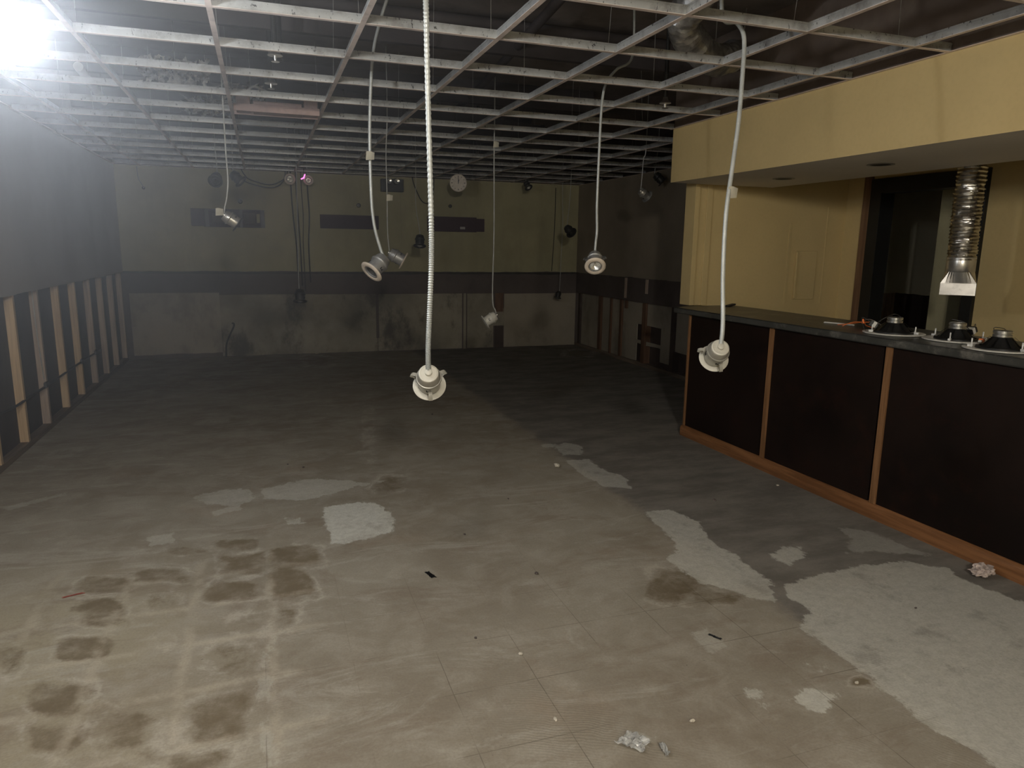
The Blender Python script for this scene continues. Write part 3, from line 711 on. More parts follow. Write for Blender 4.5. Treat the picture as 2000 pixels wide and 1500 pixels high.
o = new('white_rod', bm, M['flange_white'], None, True); tag(o, 'thin white curved plastic strip lying on the counter left of the speakers', 'strip')
bm = bmesh.new(); obox(bm, (3.72, 5.08, 1.056), Vector((.92, .35, .12)).normalized(), Vector((-.36, .93, 0)).normalized(), Vector((-.11, -.04, .99)).normalized(), .055, .02, .007); bmesh.ops.bevel(bm, geom=bm.edges[:], offset=.003, segments=2, affect='EDGES')
o = new('black_box', bm, M['black']); tag(o, 'small flat black device lying at the far end of the counter', 'device')

# ---------------------------------------------------------------- foil duct
t = thing('foil_duct', 'shiny flexible foil duct hanging from the soffit edge with a metal boot', 'duct', (4.235, 3.42, 2.10))
bm = bmesh.new()
tube(bm, [(0, .012, .345), (0, .012, .12), (0.002, .008, -.03), (-.006, .004, -.25), (-.002, .003, -.45), (0, 0, -.63)], .080, 28, .0045, .022)
for v in bm.verts:
    n_ = mnoise.noise(v.co * 34) * .008 + mnoise.noise(v.co * 90) * .004
    d_ = Vector((v.co.x, v.co.y, 0)).normalized(); v.co += d_ * n_
new('foil_hose', bm, M['foil'], t, True)
bm = bmesh.new(); lathe(bm, [(.081, -.61), (.083, -.615), (.083, -.70), (.080, -.705)], 36)
new('collar', bm, M['galv_shiny'], t, True)
bm = bmesh.new(); seg = 40; r0, r1 = [], []
for k in range(seg):
    a = 2 * math.pi * k / seg; c_, s_ = math.cos(a), math.sin(a)
    m_ = max(abs(c_), abs(s_))
    r0.append((.081 * c_, .081 * s_, -.70)); r1.append((.062 * c_ / m_, .098 * s_ / m_, -.775))
lay = [r0, r1, [(p[0], p[1], -.85) for p in r1], [(p[0] * .96, p[1] * .96, -.85) for p in r1], [(p[0] * .96, p[1] * .96, -.775) for p in r1]]
lv = [[bm.verts.new(p) for p in l] for l in lay]
for a_, b_ in zip(lv[:-1], lv[1:]):
    for k in range(seg): bm.faces.new((a_[k], a_[(k + 1) % seg], b_[(k + 1) % seg], b_[k]))
bmesh.ops.rotate(bm, verts=bm.verts[:], cent=(0, 0, 0), matrix=Matrix.Rotation(.66, 3, 'Z'))
new('boot', bm, M['sheet'], t)

# ---------------------------------------------------------------- hanging recessed-light housings
def housing(name, label, c, u, cable, mats=('galv', 'ring_beige', 'galv'), scale=1.0, roll=0.0, ribbed=True, cr=.0095, tagp=None, tagm='paper', bulb='lens', group='light housings dangling on armoured cables', clips=True, led=False, cap_off=.058, seg=36, rib=.0005):
    """recessed light can on a cable; c = middle of the can, u = direction from trim ring to cap"""
    body, ring, cap = mats
    u = Vector(u).normalized(); c = Vector(c)
    t = thing(name, label, 'light housing', tuple(c), None, group)
    FM = frame_from(u, roll); S = Matrix.Scale(scale, 4); T = FM @ S
    def L(nm, prof, m, close=False, par=t, sg=seg):
        bm = bmesh.new(); lathe(bm, prof, sg, mat4=T, close=close); return new(nm, bm, M[m], par, True)
    hs = L('can', [(.042, -.046), (.0425, -.044), (.0430, -.02), (.0445, .010), (.0485, .0135), (.0500, .017), (.0500, .0205), (.0485, .0235), (.0455, .0240)], body)
    L('collar', [(.0452, .0243), (.0405, .048), (.0385, .0515)], body)
    L('cap', [(.0385, .0515), (.0375, .0560), (.0345, .0580), (.0310, .0585), (.0300, .0575), (.014, .0575), (.0135, .0600), (.011, .0600), (.0105, .0585), (0, .0585)], cap)
    L('trim_ring', [(.040, -.050), (.0415, -.056), (.050, -.058), (.060, -.0555), (.0645, -.051), (.0650, -.048), (.061, -.0465), (.052, -.0455), (.044, -.0462)], ring, True)
    L('inner_ring', [(.0335, -.045), (.034, -.0535), (.0375, -.0545), (.0395, -.050), (.039, -.043)], 'galv' if ring != 'can_dark' else ring, True)
    L('baffle', [(.0385, -.046), (.036, -.010), (.0, -.008)], 'slot')
    L('lamp', [(.0325, -.046), (.030, -.043), (.022, -.034), (.012, -.024), (.005, -.022), (.004, -.036), (0, -.038)], bulb)
    # slots cut in the can
    for a in (0.5, 2.6, 4.4):
        bm = bmesh.new()
        for da, dz in ((0, -.014), (.16, -.018), (.32, -.014)):
            an = a + da; rad = Vector((math.cos(an), math.sin(an), 0)); tg = Vector((-math.sin(an), math.cos(an), 0))
            p = T @ (rad * .0438 + Vector((0, 0, dz)))
            obox(bm, p, (T.to_3x3() @ rad), (T.to_3x3() @ tg), (T.to_3x3() @ Vector((0, 0, 1))), .0012, .0042 if da == .16 else .002, .0022 if da == .16 else .006)
        new('slot', bm, M['slot'], hs)
    if clips:
        for a in (4.71, .52, 2.62):
            bm = bmesh.new(); pts = []
            rad = Vector((math.cos(a), math.sin(a), 0)); up = Vector((0, 0, 1)); tg = Vector((-math.sin(a), math.cos(a), 0))
            path = [rad * .047 + up * -.004, rad * .056 + up * .000, rad * .072 + up * -.008, rad * .080 + up * -.020, rad * .076 + up * -.024, rad * .066 + up * -.020, rad * .054 + up * -.030]
            path = spline([tuple(p) for p in path], 14); prev = None
            for p in path:
                a_, b_ = bm.verts.new(T @ (p + tg * .0075)), bm.verts.new(T @ (p - tg * .0075))
                if prev: bm.faces.new((prev[0], prev[1], b_, a_))
                prev = (a_, b_)
            bmesh.ops.solidify(bm, geom=bm.faces[:], thickness=.0018)
            new('spring_clip', bm, M[cap], t, True)
    if led:
        bm = bmesh.new(); obox(bm, T @ Vector((.02, .005, -.060)), Vector((.5, 0, .86)), Vector((0, 1, 0)), Vector((-.86, 0, .5)), .006, .004, .022); obox(bm, T @ Vector((.006, .0, -.062)), Vector((.86, 0, .5)), Vector((0, 1, 0)), Vector((-.5, 0, .86)), .005, .004, .014)
        new('pink_light', bm, M['pink_led'], t)
    end = T @ Vector((0, 0, cap_off)); endp = T @ Vector((0, 0, cap_off + .03))
    if cable:
        pts = [Vector(p) - c for p in cable]
        top = pts[0].copy(); top.z = DECK - c.z - .002
        pts = ([top] if pts[0].z + c.z < DECK - .1 else []) + pts
        rad_pt = T @ Vector((0, 0, .045)) 
        pts = pts[:-1] + [pts[-1], end * 1.0]
        bm = bmesh.new(); tube(bm, [tuple(p) for p in pts], cr, 10 if ribbed else 7, rib if ribbed else 0, .0115)
        new('armoured_cable', bm, M['cable'] if ribbed else M['cable_far'], t, True)
        # cable clamp where it enters the cap
        L('cable_clamp', [(0.0, .0585), (.014, .0585), (.014, .068), (.011, .070), (0, .070)], cap, sg=14)
    if tagp is not None:
        p = Vector(tagp) - c
        bm = bmesh.new(); n0 = 8
        for i in range(n0 + 1):
            s_ = i / n0; xx = -.024 + .048 * s_; yy = -.014 - .006 * math.sin(s_ * 3.1)
            bm.verts.new(p + Vector((xx, yy, -.024 + .004 * s_))); bm.verts.new(p + Vector((xx + .003, yy - .002, .024 + .003 * math.sin(s_ * 5))))
        bm.verts.ensure_lookup_table()
        for i in range(n0): bm.faces.new([bm.verts[k] for k in (2 * i, 2 * i + 2, 2 * i + 3, 2 * i + 1)])
        bmesh.ops.solidify(bm, geom=bm.faces[:], thickness=.001)
        obox(bm, p + Vector((0, -.006, 0)), Vector((1, 0, 0)), Vector((0, 1, 0)), Vector((0, 0, 1)), .012, .010, .020)
        new('paper_tag', bm, M[tagm], t)
    return t
WH = ('cream_metal', 'white_enamel', 'white_enamel'); GA = ('galv', 'ring_beige', 'galv'); SH = ('galv_shiny', 'galv', 'galv_shiny'); DKM = ('can_dark', 'can_dark', 'can_dark')
housing('light_housing', 'largest cream light housing hanging on the thick ribbed cable in the centre', (0.589, 2.66, 1.002), (-.2, -.76, .60),
        [(0.588, 2.66, 2.459), (0.589, 2.66, 2.36), (0.594, 2.66, 2.02), (0.602, 2.66, 1.624), (0.601, 2.66, 1.437), (0.591, 2.655, 1.244), (0.582, 2.64, 1.12)], WH, 1.0, .1, cr=.0098, seg=48, rib=.0015)
housing('light_housing', 'cream light housing hanging in front of the bar, its trim ring facing down and away', (1.847, 2.593, 1.071), (-.26, -.78, .58),
        [(1.969, 2.9, 2.55), (2.026, 2.862, 2.493), (2.039, 2.823, 2.422), (2.017, 2.785, 2.255), (1.985, 2.746, 2.056), (1.942, 2.708, 1.857), (1.9, 2.67, 1.66), (1.877, 2.631, 1.422), (1.858, 2.58, 1.20)], WH, 1.0, .2, cr=.0095, tagp=(1.935, 2.70, 1.755), seg=48)
housing('light_housing', 'grey light housing facing the viewer with a bright reflector lamp inside its ring', (1.933, 4.016, 1.435), (.30, .72, .60),
        [(2.253, 4.25, 2.695), (2.133, 4.217, 2.602), (2.05, 4.183, 2.514), (2.007, 4.15, 2.386), (1.983, 4.116, 2.082), (1.965, 4.083, 1.775), (1.955, 4.049, 1.62), (1.95, 4.05, 1.55)], GA, 1.0, -.1, cr=.0078)
housing('light_housing', 'grey light housing tilted to the left with an empty socket ring, tag on its cable', (0.655, 4.36, 1.392), (.66, .34, .62),
        [(0.76, 4.36, 2.932), (0.693, 4.36, 2.737), (0.651, 4.36, 2.542), (0.628, 4.36, 2.179), (0.628, 4.36, 1.805), (0.642, 4.36, 1.628), (0.675, 4.37, 1.50)], GA, 1.15, .6, cr=.0095, tagp=(0.622, 4.35, 2.02), bulb='can_dark', clips=False)
housing('light_housing', 'dim grey light housing just behind the left tilted one, ring facing right', (1.03, 5.8, 1.42), (-.78, .15, .45),
        [(0.971, 5.8, 2.503), (0.957, 5.8, 2.217), (0.959, 5.8, 1.906), (0.958, 5.8, 1.629), (0.965, 5.8, 1.51)], GA, 1.15, .2, False, .004, tagp=(0.975, 5.8, 1.88), clips=False)
housing('light_housing', 'small bright light housing hanging lowest before the back wall on a thin cable', (1.887, 6.0, 0.885), (.80, -.1, .50),
        [(1.909, 6.0, 2.559), (1.907, 6.0, 2.29), (1.913, 6.0, 1.653), (1.904, 6.0, 1.168), (1.91, 6.0, 1.011), (1.93, 6.0, 0.965)], ('white_enamel', 'white_enamel', 'galv_shiny'), 1.05, .2, False, .0055, tagp=(1.915, 5.99, 2.36), bulb='can_dark', clips=False)
housing('light_housing', 'shiny light housing hanging near the soffit end, ring facing lower right', (3.532, 6.3, 2.036), (-.82, -.1, .5),
        [(3.53, 6.3, 2.459), (3.508, 6.3, 2.363), (3.5, 6.3, 2.197), (3.495, 6.3, 2.11)], SH, .95, .2, False, .004, clips=False)
housing('light_housing', 'shiny light housing tilted before the slotted wall bracket on the left', (-0.183, 5.3, 1.669), (-.80, -.05, .55),
        [(-0.193, 5.3, 2.261), (-0.193, 5.3, 2.098), (-0.19, 5.3, 1.933), (-0.203, 5.3, 1.816), (-0.22, 5.3, 1.75)], ('galv_shiny', 'can_dark', 'galv_shiny'), .95, .2, False, .005, tagp=(-.255, 5.28, 1.715), clips=False, bulb='can_dark')
housing('light_housing', 'dark light housing angled right at the top of the back wall, left part', (-0.20, 8.0, 2.165), (-.6, .25, .6), [(-.23, 8.0, 2.5), (-.235, 8.0, 2.25)], DKM, 1.1, .2, False, .005, clips=False)
housing('light_housing', 'round dark light housing high on the left, beside the angled one', (-0.398, 8.0, 2.15), (.1, .8, .5), [(-.39, 8.0, 2.5), (-.385, 8.02, 2.25)], DKM, 1.1, .2, False, .005, clips=False, bulb='can_dark')
housing('light_housing', 'small dark light housing hanging beside the thick centre cable before the back wall', (1.806, 8.6, 1.568), (.1, .3, .9),
        [(1.765, 8.6, 2.286), (1.761, 8.6, 1.991), (1.796, 8.6, 1.754), (1.807, 8.6, 1.68)], DKM, 1.2, .2, False, .004, clips=False)
housing('light_housing', 'dark light housing hanging near the right corner, a glint on its cap', (3.803, 8.7, 1.738), (-.7, -.4, .5),
        [(3.81, 8.7, 2.634), (3.806, 8.7, 2.318), (3.793, 8.7, 2.061), (3.77, 8.7, 1.82)], DKM, 1.15, .2, False, .0035, clips=False)
housing('light_housing', 'lowest dark light housing near the right corner, in front of the dark wall band', (4.132, 9.8, 0.826), (.3, .2, .9),
        [(4.159, 9.8, 2.4), (4.176, 9.8, 1.837), (4.165, 9.8, 1.395), (4.154, 9.8, 0.93)], DKM, .9, .2, False, .004, clips=False)
housing('light_housing', 'tiny dark light housing tucked under the grid right of the clock', (3.541, 9.6, 2.361), (-.2, .6, .7), [(3.52, 9.62, 2.6), (3.525, 9.62, 2.45)], DKM, .9, .2, False, .004, clips=False)
housing('light_housing', 'dark light housing at the lower end of the dark cords left of centre', (0.428, 9.3, 0.877), (.05, .3, .95),
        [(0.445, 9.3, 2.316), (0.43, 9.3, 1.678), (0.419, 9.3, 1.0)], DKM, 1.35, .2, False, .005, clips=False)
housing('light_housing', 'dark light housing high at the right wall beside the soffit end', (4.45, 7.6, 2.33), (-.6, .3, .6), [(4.43, 7.62, 2.7), (4.40, 7.62, 2.42)], DKM, 1.1, .2, False, .005, clips=False)
housing('light_housing', 'pale ringed light housing facing forward, left of the pink glow', (0.387, 10.0, 2.34), (-.1, 1, .05), [(0.39, 10.12, 2.6), (0.39, 10.12, 2.4)], GA, 1.1, .2, False, .005, clips=False)
housing('light_housing', 'pale ringed light housing with a small pink glowing light at its left', (0.625, 10.0, 2.338), (.05, 1, .1), [(0.62, 10.12, 2.6), (0.62, 10.12, 2.4)], GA, 1.0, 0, False, .005, clips=False)
t = thing('pink_light', 'small bright pink light glowing under the grid near the back wall', 'light', (0.562, 9.88, 2.36))
bm = bmesh.new(); obox(bm, (0.008, 0, .016), Vector((.35, 0, .94)), Vector((0, 1, 0)), Vector((-.94, 0, .35)), .026, .006, .008); obox(bm, (-.014, 0, -.012), Vector((.9, 0, .45)), Vector((0, 1, 0)), Vector((-.45, 0, .9)), .024, .006, .008)
new('glowing_tube', bm, M['pink_led'], t)
bm = bmesh.new(); tube(bm, [(0, 0, .04), (.002, .0, DECK - 2.362)], .004, 6); new('cord', bm, M['cord_dark'], t)

# dark cords hanging down the back wall
for i, (xa, xb, zb) in enumerate(((.411, .45, 1.15), (.476, .50, .95), (.542, .54, .88), (.621, .61, 1.0))):
    bm = bmesh.new(); tube(bm, [(xa, 10.19, DECK - .003), (xa, 10.19, 2.29), (xa + .012, 10.2, 1.9), (xb, 10.2, 1.5), (xb + .006, 10.2, zb)], .009 if i != 2 else .006, 7)
    o = new('hanging_cord', bm, M['cord_dark'], None, True)
    tag(o, ['leftmost of the four dark cords hanging down the back wall', 'second from the left of the four dark cords down the back wall', 'third from the left of the four dark cords, the thinnest', 'rightmost of the four dark cords hanging down the back wall'][i], 'cord', 'dark cords on the back wall')
for i, (pts, lab) in enumerate((
        ([(-.25, 10.15, 2.62), (-.15, 10.18, 2.37), (.0, 10.18, 2.30), (.15, 10.18, 2.275), (.28, 10.18, 2.32), (.36, 10.12, 2.40), (.38, 10.1, 2.6)], 'upper drooping dark cable below the grid, left of the four cords'),
        ([(2.02, 10.15, 2.65), (2.045, 10.18, 2.42), (2.10, 10.19, 2.27), (2.17, 10.19, 2.14), (2.25, 10.19, 2.105), (2.33, 10.19, 2.18), (2.36, 10.19, 2.6)], 'dark cable looping down the back wall behind the thick centre cable'),
        ([(-.35, 10.15, 2.62), (-.25, 10.18, 2.36), (.02, 10.18, 2.25), (.22, 10.18, 2.25), (.33, 10.15, 2.36), (.36, 10.15, 2.62)], 'lower drooping dark cable below the grid, left of the four cords'))):
    bm = bmesh.new(); tube(bm, [(pts[0][0], pts[0][1], DECK - .003)] + pts, .007, 7)
    o = new('drooping_cable', bm, M['cord_dark'], None, True); tag(o, lab, 'cable', 'drooping cables on the back wall')

# ---------------------------------------------------------------- lamps and the added fill that light the room
def globe_lamp(label, c, mat_, r, nr=14, ns=32):
    t = thing('globe_lamp', label, 'lamp', c)
    bm = bmesh.new(); lathe(bm, [(0, -r)] + [(r * math.cos(a), r * math.sin(a)) for a in [(-1.35 + 2.5 * k / nr) for k in range(nr + 1)]] + [(r * .3, r * .98)], ns)
    new('globe', bm, M[mat_], t, True)
    bm = bmesh.new(); lathe(bm, [(r * .31, r * .97), (r * .34, r * 1.05), (r * .34, r * 1.5), (r * .2, r * 1.65), (0, r * 1.66)], 24); new('socket', bm, M['black'], t, True)
    bm = bmesh.new(); tube(bm, [(0, 0, r * 1.6), (.01, .01, DECK - c[2] - .003)], .004, 7); new('cord', bm, M['cord_dark'], t, True)
globe_lamp('glaring white globe lamp hanging at the upper left', (-0.735, 2.82, 2.185), 'glow_left', .060, 8, 16)
globe_lamp('white globe lamp hanging just above the view', (0.05, 1.55, 2.30), 'glow_near', .07, 5, 10)
globe_lamp('added unseen fill globe behind the viewer', (0.10, -1.40, 2.30), 'glow_fill', .12, 5, 10)  # fill light added out of view to brighten the floor and back wall

# ---------------------------------------------------------------- wall pieces on the back wall
t = thing('wall_bracket', 'black slotted bracket plate screwed to the back wall, left part painted purple brown', 'bracket', (-.385, YB - .001, 1.835))
bm = bmesh.new(); box(bm, -.455, .445, -.018, -.003, -.108, .112, bev=.004); box(bm, -.30, .445, -.026, -.017, .085, .112, bev=.002); box(bm, -.30, .445, -.026, -.017, -.118, -.095, bev=.002); new('plate', bm, M['purple'], t)
bm = bmesh.new()
bm.free()
for x0, x1 in ((-.29, -.235), (.13, .17), (.395, .445)):
    bm = bmesh.new(); box(bm, x0, x1, -.032, -.026, -.118, .112, bev=.002); new('rail', bm, M['bracket'], t)
bm = bmesh.new(); box(bm, .345, .385, -.0205, -.0182, -.055, .062, bev=.004)
new('slot', bm, M['wall_olive'], t)
bm = bmesh.new(); box(bm, -.2, .10, -.0205, -.0182, -.06, .06, bev=.004); box(bm, .19, .33, -.0205, -.0182, -.07, .07, bev=.004)
new('backing_panel', bm, M['strip'], t)
bm = bmesh.new(); box(bm, -.398, .398, -.016, 0, -.093, .093, bev=.003)
o = new('wall_board', bm, M['purple'], None, False, (1.172, YB - .001, 1.822)); tag(o, 'plain purple brown board on the back wall, middle of the three', 'board', 'purple brown boards on the back wall')
t = thing('wall_board', 'purple brown board with a tiny white label on the back wall, right of the thick cable', 'board', (2.69, YB - .001, 1.828), None, 'purple brown boards on the back wall')
bm = bmesh.new(); box(bm, -.43, .30, -.03, 0, -.108, .102, bev=.004); box(bm, .302, .425, -.016, 0, -.10, .085, bev=.003); new('board', bm, M['purple'], t)
bm = bmesh.new(); box(bm, .05, .125, -.033, -.0302, -.07, -.035); new('label', bm, M['wall_grey'], t)
for i, (x_, z_, r_, lab) in enumerate(((1.30, 2.05, .03, 'small dark plug high on the back wall above the middle board'), (2.60, 2.08, .026, 'small dark plug on the back wall above the right board'), (-.23, 2.05, .028, 'small dark plug on the back wall above the slotted bracket'))):
    bm = bmesh.new(); lathe(bm, [(0, .0), (r_, .0), (r_, .012), (r_ * .8, .022), (0, .026)], 20, mat4=Matrix.Translation((x_, YB - .0005, z_)) @ Matrix.Rotation(math.pi / 2, 4, 'X'))
    o = new('plastic_plug', bm, M['can_dark'], None, True); tag(o, lab, 'plug', 'plugs on the back wall')
t = thing('wall_hook', 'thin drooping wire with a small hook at the upper left of the back wall', 'hook', (-1.36, YB - .02, 2.18))
bm = bmesh.new(); tube(bm, [(-.06, 0, .26), (-.05, 0, .12), (-.02, 0, .05), (.0, 0, .0)], .004, 6); new('wire', bm, M['cord_dark'], t, True)
bm = bmesh.new(); lathe(bm, [(0, -.02), (.018, -.012), (.02, .01), (0, .018)], 14); new('hook_end', bm, M['can_dark'], t, True)

# emergency light
t = thing('emergency_light', 'dark boxy emergency light with two lamp heads at the top of the back wall', 'emergency light', (1.758, YB - .001, 2.33))
bm = bmesh.new(); box(bm, -.155, .155, -.10, 0, -.085, .085, bev=.008); new('body', bm, M['black'], t)
for sx in (-.055, .05):
    bm = bmesh.new(); lathe(bm, [(0, .02), (.03, .018), (.042, 0), (.045, -.02), (.04, -.024)], 22, mat4=Matrix.Translation((sx, -.125, .05)) @ Matrix.Rotation(-math.pi / 2 * 1.0, 4, 'X') @ Matrix.Rotation(math.pi, 4, 'X')); h_ = new('lamp_head', bm, M['can_dark'], t, True)
    bm = bmesh.new(); lathe(bm, [(0, -.012), (.022, -.018), (.036, -.021)], 22, mat4=Matrix.Translation((sx, -.13, .05)) @ Matrix.Rotation(math.pi / 2, 4, 'X') @ Matrix.Rotation(math.pi, 4, 'X')); new('lens', bm, M['lens'], h_, True)

# clock hanging below the grid
t = thing('wall_clock', 'round pale clock face with a hand pointing at twelve under the grid', 'clock', (2.469, 9.3, 2.325), (0, 0, -.2))
RX = Matrix.Rotation(math.pi / 2, 4, 'X')
bm = bmesh.new(); lathe(bm, [(0, -.02), (.105, -.02), (.112, -.012), (.112, .008), (.106, .012), (.103, .006), (0, .006)], 40, mat4=RX); new('face', bm, M['clockface'], t, True)
bm = bmesh.new()
for k in range(12):
    a = k * math.pi / 6; obox(bm, (.083 * math.sin(a), -.0075, .083 * math.cos(a)), Vector((math.cos(a), 0, -math.sin(a))), Vector((0, 1, 0)), Vector((math.sin(a), 0, math.cos(a))), .003 if k % 3 else .005, .001, .009)
new('hour_mark', bm, M['strip'], t)
bm = bmesh.new(); obox(bm, (0, -.010, .03), Vector((1, 0, 0)), Vector((0, 1, 0)), Vector((0, 0, 1)), .004, .001, .042); obox(bm, (.004, -.0085, .018), Vector((.98, 0, -.2)), Vector((0, 1, 0)), Vector((.2, 0, .98)), .005, .001, .025); new('hand', bm, M['black'], t)
bm = bmesh.new(); tube(bm, [(0, .01, .10), (0, .01, DECK - 2.328)], .004, 6); new('cord', bm, M['cord_dark'], t, True)

# ---------------------------------------------------------------- things above the grid
def sprinkler(label, p, h=.5, s=1.0):
    t = thing('fire_sprinkler', label, 'sprinkler', p, None, 'sprinkler heads')
    bm = bmesh.new(); tube(bm, [(0, 0, .03 * s), (0, 0, DECK - p[2] - .002)], .013 * s, 10); new('pipe', bm, M['can_dark'], t, True)
    bm = bmesh.new(); lathe(bm, [(0, .03 * s), (.014 * s, .03 * s), (.018 * s, .012 * s), (.034 * s, -.002 * s), (.036 * s, -.006 * s), (.010 * s, -.008 * s), (.006 * s, -.03 * s), (.02 * s, -.034 * s), (0, -.036 * s)], 20); new('deflector', bm, M['sheet'], t, True)
sprinkler('sprinkler head above the grid at the upper left, the nearer and higher one', (0.124, 4.40, 2.54), s=1.15)
sprinkler('sprinkler head just above the grid, the one behind the nearer left head', (0.108, 5.0, 2.51), s=1.1)
sprinkler('sprinkler head above the grid near the soffit', (2.634, 4.47, 2.49), s=1.1)
sprinkler('small far sprinkler head above the grid over the clock', (2.275, 7.75, 2.50))
sprinkler('small far sprinkler head above the grid beside the thick cable', (1.846, 7.80, 2.50))
bm = bmesh.new(); tube(bm, [(-.7, 4.76, 2.94), (2.9, 4.76, 2.94)], .035, 14)
o = new('sprinkler_pipe', bm, M['joist'], None, True); tag(o, 'dark pipe running left to right under the deck', 'pipe')
bm = bmesh.new(); tube(bm, [(0.142, 4.62, DECK - .001), (0.142, 4.62, 2.56)], .03, 12)
o = new('drop_pipe', bm, M['can_dark'], None, True); tag(o, 'short thick dark pipe dropping from the deck at the upper left', 'pipe')

t = thing('mounting_frame', 'pinkish metal mounting pan with bars lying across the grid', 'mounting frame', (.155, 5.675, CEIL - .022))
bm = bmesh.new(); box(bm, -.292, .292, -.085, -.075, 0, .05, bev=.002); box(bm, -.292, .292, .075, .085, 0, .05, bev=.002); new('bar', bm, M['pinkbox'], t)
bm = bmesh.new(); box(bm, -.16, .17, -.074, .074, .004, .075, bev=.004); new('pan', bm, M['pinkbox'], t)
for sx in (-.225, .235):
    bm = bmesh.new(); box(bm, sx - .05, sx + .045, -.07, .07, .008, .105, bev=.006); new('junction_box', bm, M['pinkbox'], t)
bm = bmesh.new(); tube(bm, [(-.22, 0, .105), (-.15, -.02, .18), (.0, -.05, .12), (.12, -.03, .14), (.235, 0, .105)], .009, 8); new('conduit', bm, M['cable_far'], t, True)

bm = bmesh.new(); tube(bm, [(-1.10, 5.75, 2.66), (-1.215, 7.25, 2.69)], .030, 16)
o = new('duct_tube', bm, M['tube_pale'], None, True); tag(o, 'pale straight tube lying above the grid at the far left', 'tube')
for x_, y_ in ((-1.145, 6.3), (-1.20, 7.1)):
    bm = bmesh.new(); tube(bm, [(x_, y_, 2.69), (x_, y_, DECK - .002)], .002, 5); new('strap', bm, M['cable_far'], None)
    s_ = C.objects[-1]; s_.parent = o

def crumple(name, label, cat, c, ext, m, seed, n=26, folds=9.0, amp=.05, holes=.0, ax=Vector((1, 0, 0)), ay=Vector((0, .3, 1)), hang=True):
    rnd = random.Random(seed); bm = bmesh.new(); V = {}
    ax = ax.normalized(); ay = ay.normalized(); az = ax.cross(ay)
    for i in range(n + 1):
        for j in range(n + 1):
            u_, v_ = i / n - .5, j / n - .5
            q = Vector((u_ * folds, v_ * folds * .7, seed))
            d = mnoise.noise(q) * amp + mnoise.noise(q * 2.7) * amp * .5
            e = 1 + .35 * mnoise.noise(Vector((u_ * 5, seed, v_ * 5)))
            V[i, j] = bm.verts.new(ax * (u_ * ext[0] * e) + ay * (v_ * ext[1] * e) + az * d)
    for i in range(n):
        for j in range(n):
            if mnoise.noise(Vector((i * .45, j * .16, seed + 3))) > holes: 
                if holes > 0 and mnoise.noise(Vector((i * .9, j * .25, seed + 9))) < -.1: continue
                bm.faces.new((V[i, j], V[i + 1, j], V[i + 1, j + 1], V[i, j + 1]))
    for v in [v for v in bm.verts if not v.link_faces]: bm.verts.remove(v)
    bmesh.ops.solidify(bm, geom=bm.faces[:], thickness=.0015)
    o = new(name, bm, M[m], None, False, c)
    tag(o, label, cat)
    if hang:
        bm = bmesh.new(); tube(bm, [(0, .01, 0), (0, .01, DECK - c[2] - .003)], .002, 5); new('tie_wire', bm, M['cable_far'], o)
    return o
crumple('torn_insulation', 'tattered pale insulation hanging above the grid at the left', 'insulation', (-.47, 5.35, 2.60), (.42, .20), 'fluff', 3, 34, 11, .07, -.16, Vector((1, .1, 0)), Vector((.0, .5, 1)))
crumple('torn_insulation', 'second tattered scrap of insulation, right of and behind the left one', 'insulation', (-.02, 6.15, 2.62), (.52, .22), 'fluff', 8, 34, 11, .07, -.10, Vector((1, .5, 0)), Vector((.2, .5, 1)))
crumple('torn_insulation', 'small ragged scrap of insulation above the grid behind the other two', 'insulation', (-.35, 6.45, 2.58), (.38, .16), 'fluff', 12, 28, 11, .06, -.1, Vector((1, .2, 0)), Vector((.2, .5, 1)))
t = thing('flexible_duct', 'crinkled silver flexible duct above the grid near the soffit', 'duct', (2.52, 3.90, 2.72))
bm = bmesh.new(); tube(bm, [(-.30, -.45, .12), (-.25, -.20, .03), (-.05, -.02, -.03), (.18, .14, -.05), (.42, .30, .02), (.56, .5, .1)], .085, 20, .008, .03)
for v in bm.verts: v.co += Vector((mnoise.noise(v.co * 18), mnoise.noise(v.co * 18 + Vector((9, 0, 0))), mnoise.noise(v.co * 18 + Vector((0, 9, 0))))) * .014
new('hose', bm, M['plastic_sheet'], t, True)
for q in ((-.2, -.1, .06), (.2, .15, .02)):
    bm = bmesh.new(); tube(bm, [q, (q[0], q[1], DECK - 2.722)], .002, 5); new('strap', bm, M['cable_far'], t)
# rectangular dark duct under the deck
bm = bmesh.new(); box(bm, -.16, .16, -1.9, 1.9, -.10, .10, bev=.01)
for k in range(7): box(bm, -.168, .168, -1.8 + .6 * k, -1.77 + .6 * k, -.108, .108)
o = new('sheet_duct', bm, M['joist'], None, False, (1.75, 7.1, DECK - .31)); o.rotation_euler = (0, 0, -1.15); tag(o, 'long dark rectangular duct crossing above the grid', 'duct')
bm = bmesh.new(); tube(bm, [(1.0, -2.0, 2.86), (1.55, 3.2, 2.86), (1.9, 7.0, 2.86), (2.0, 10.2, 2.86)], .03, 12)
o = new('overhead_conduit', bm, M['joist'], None, True); tag(o, 'dark conduit running toward the back wall above the grid', 'conduit')

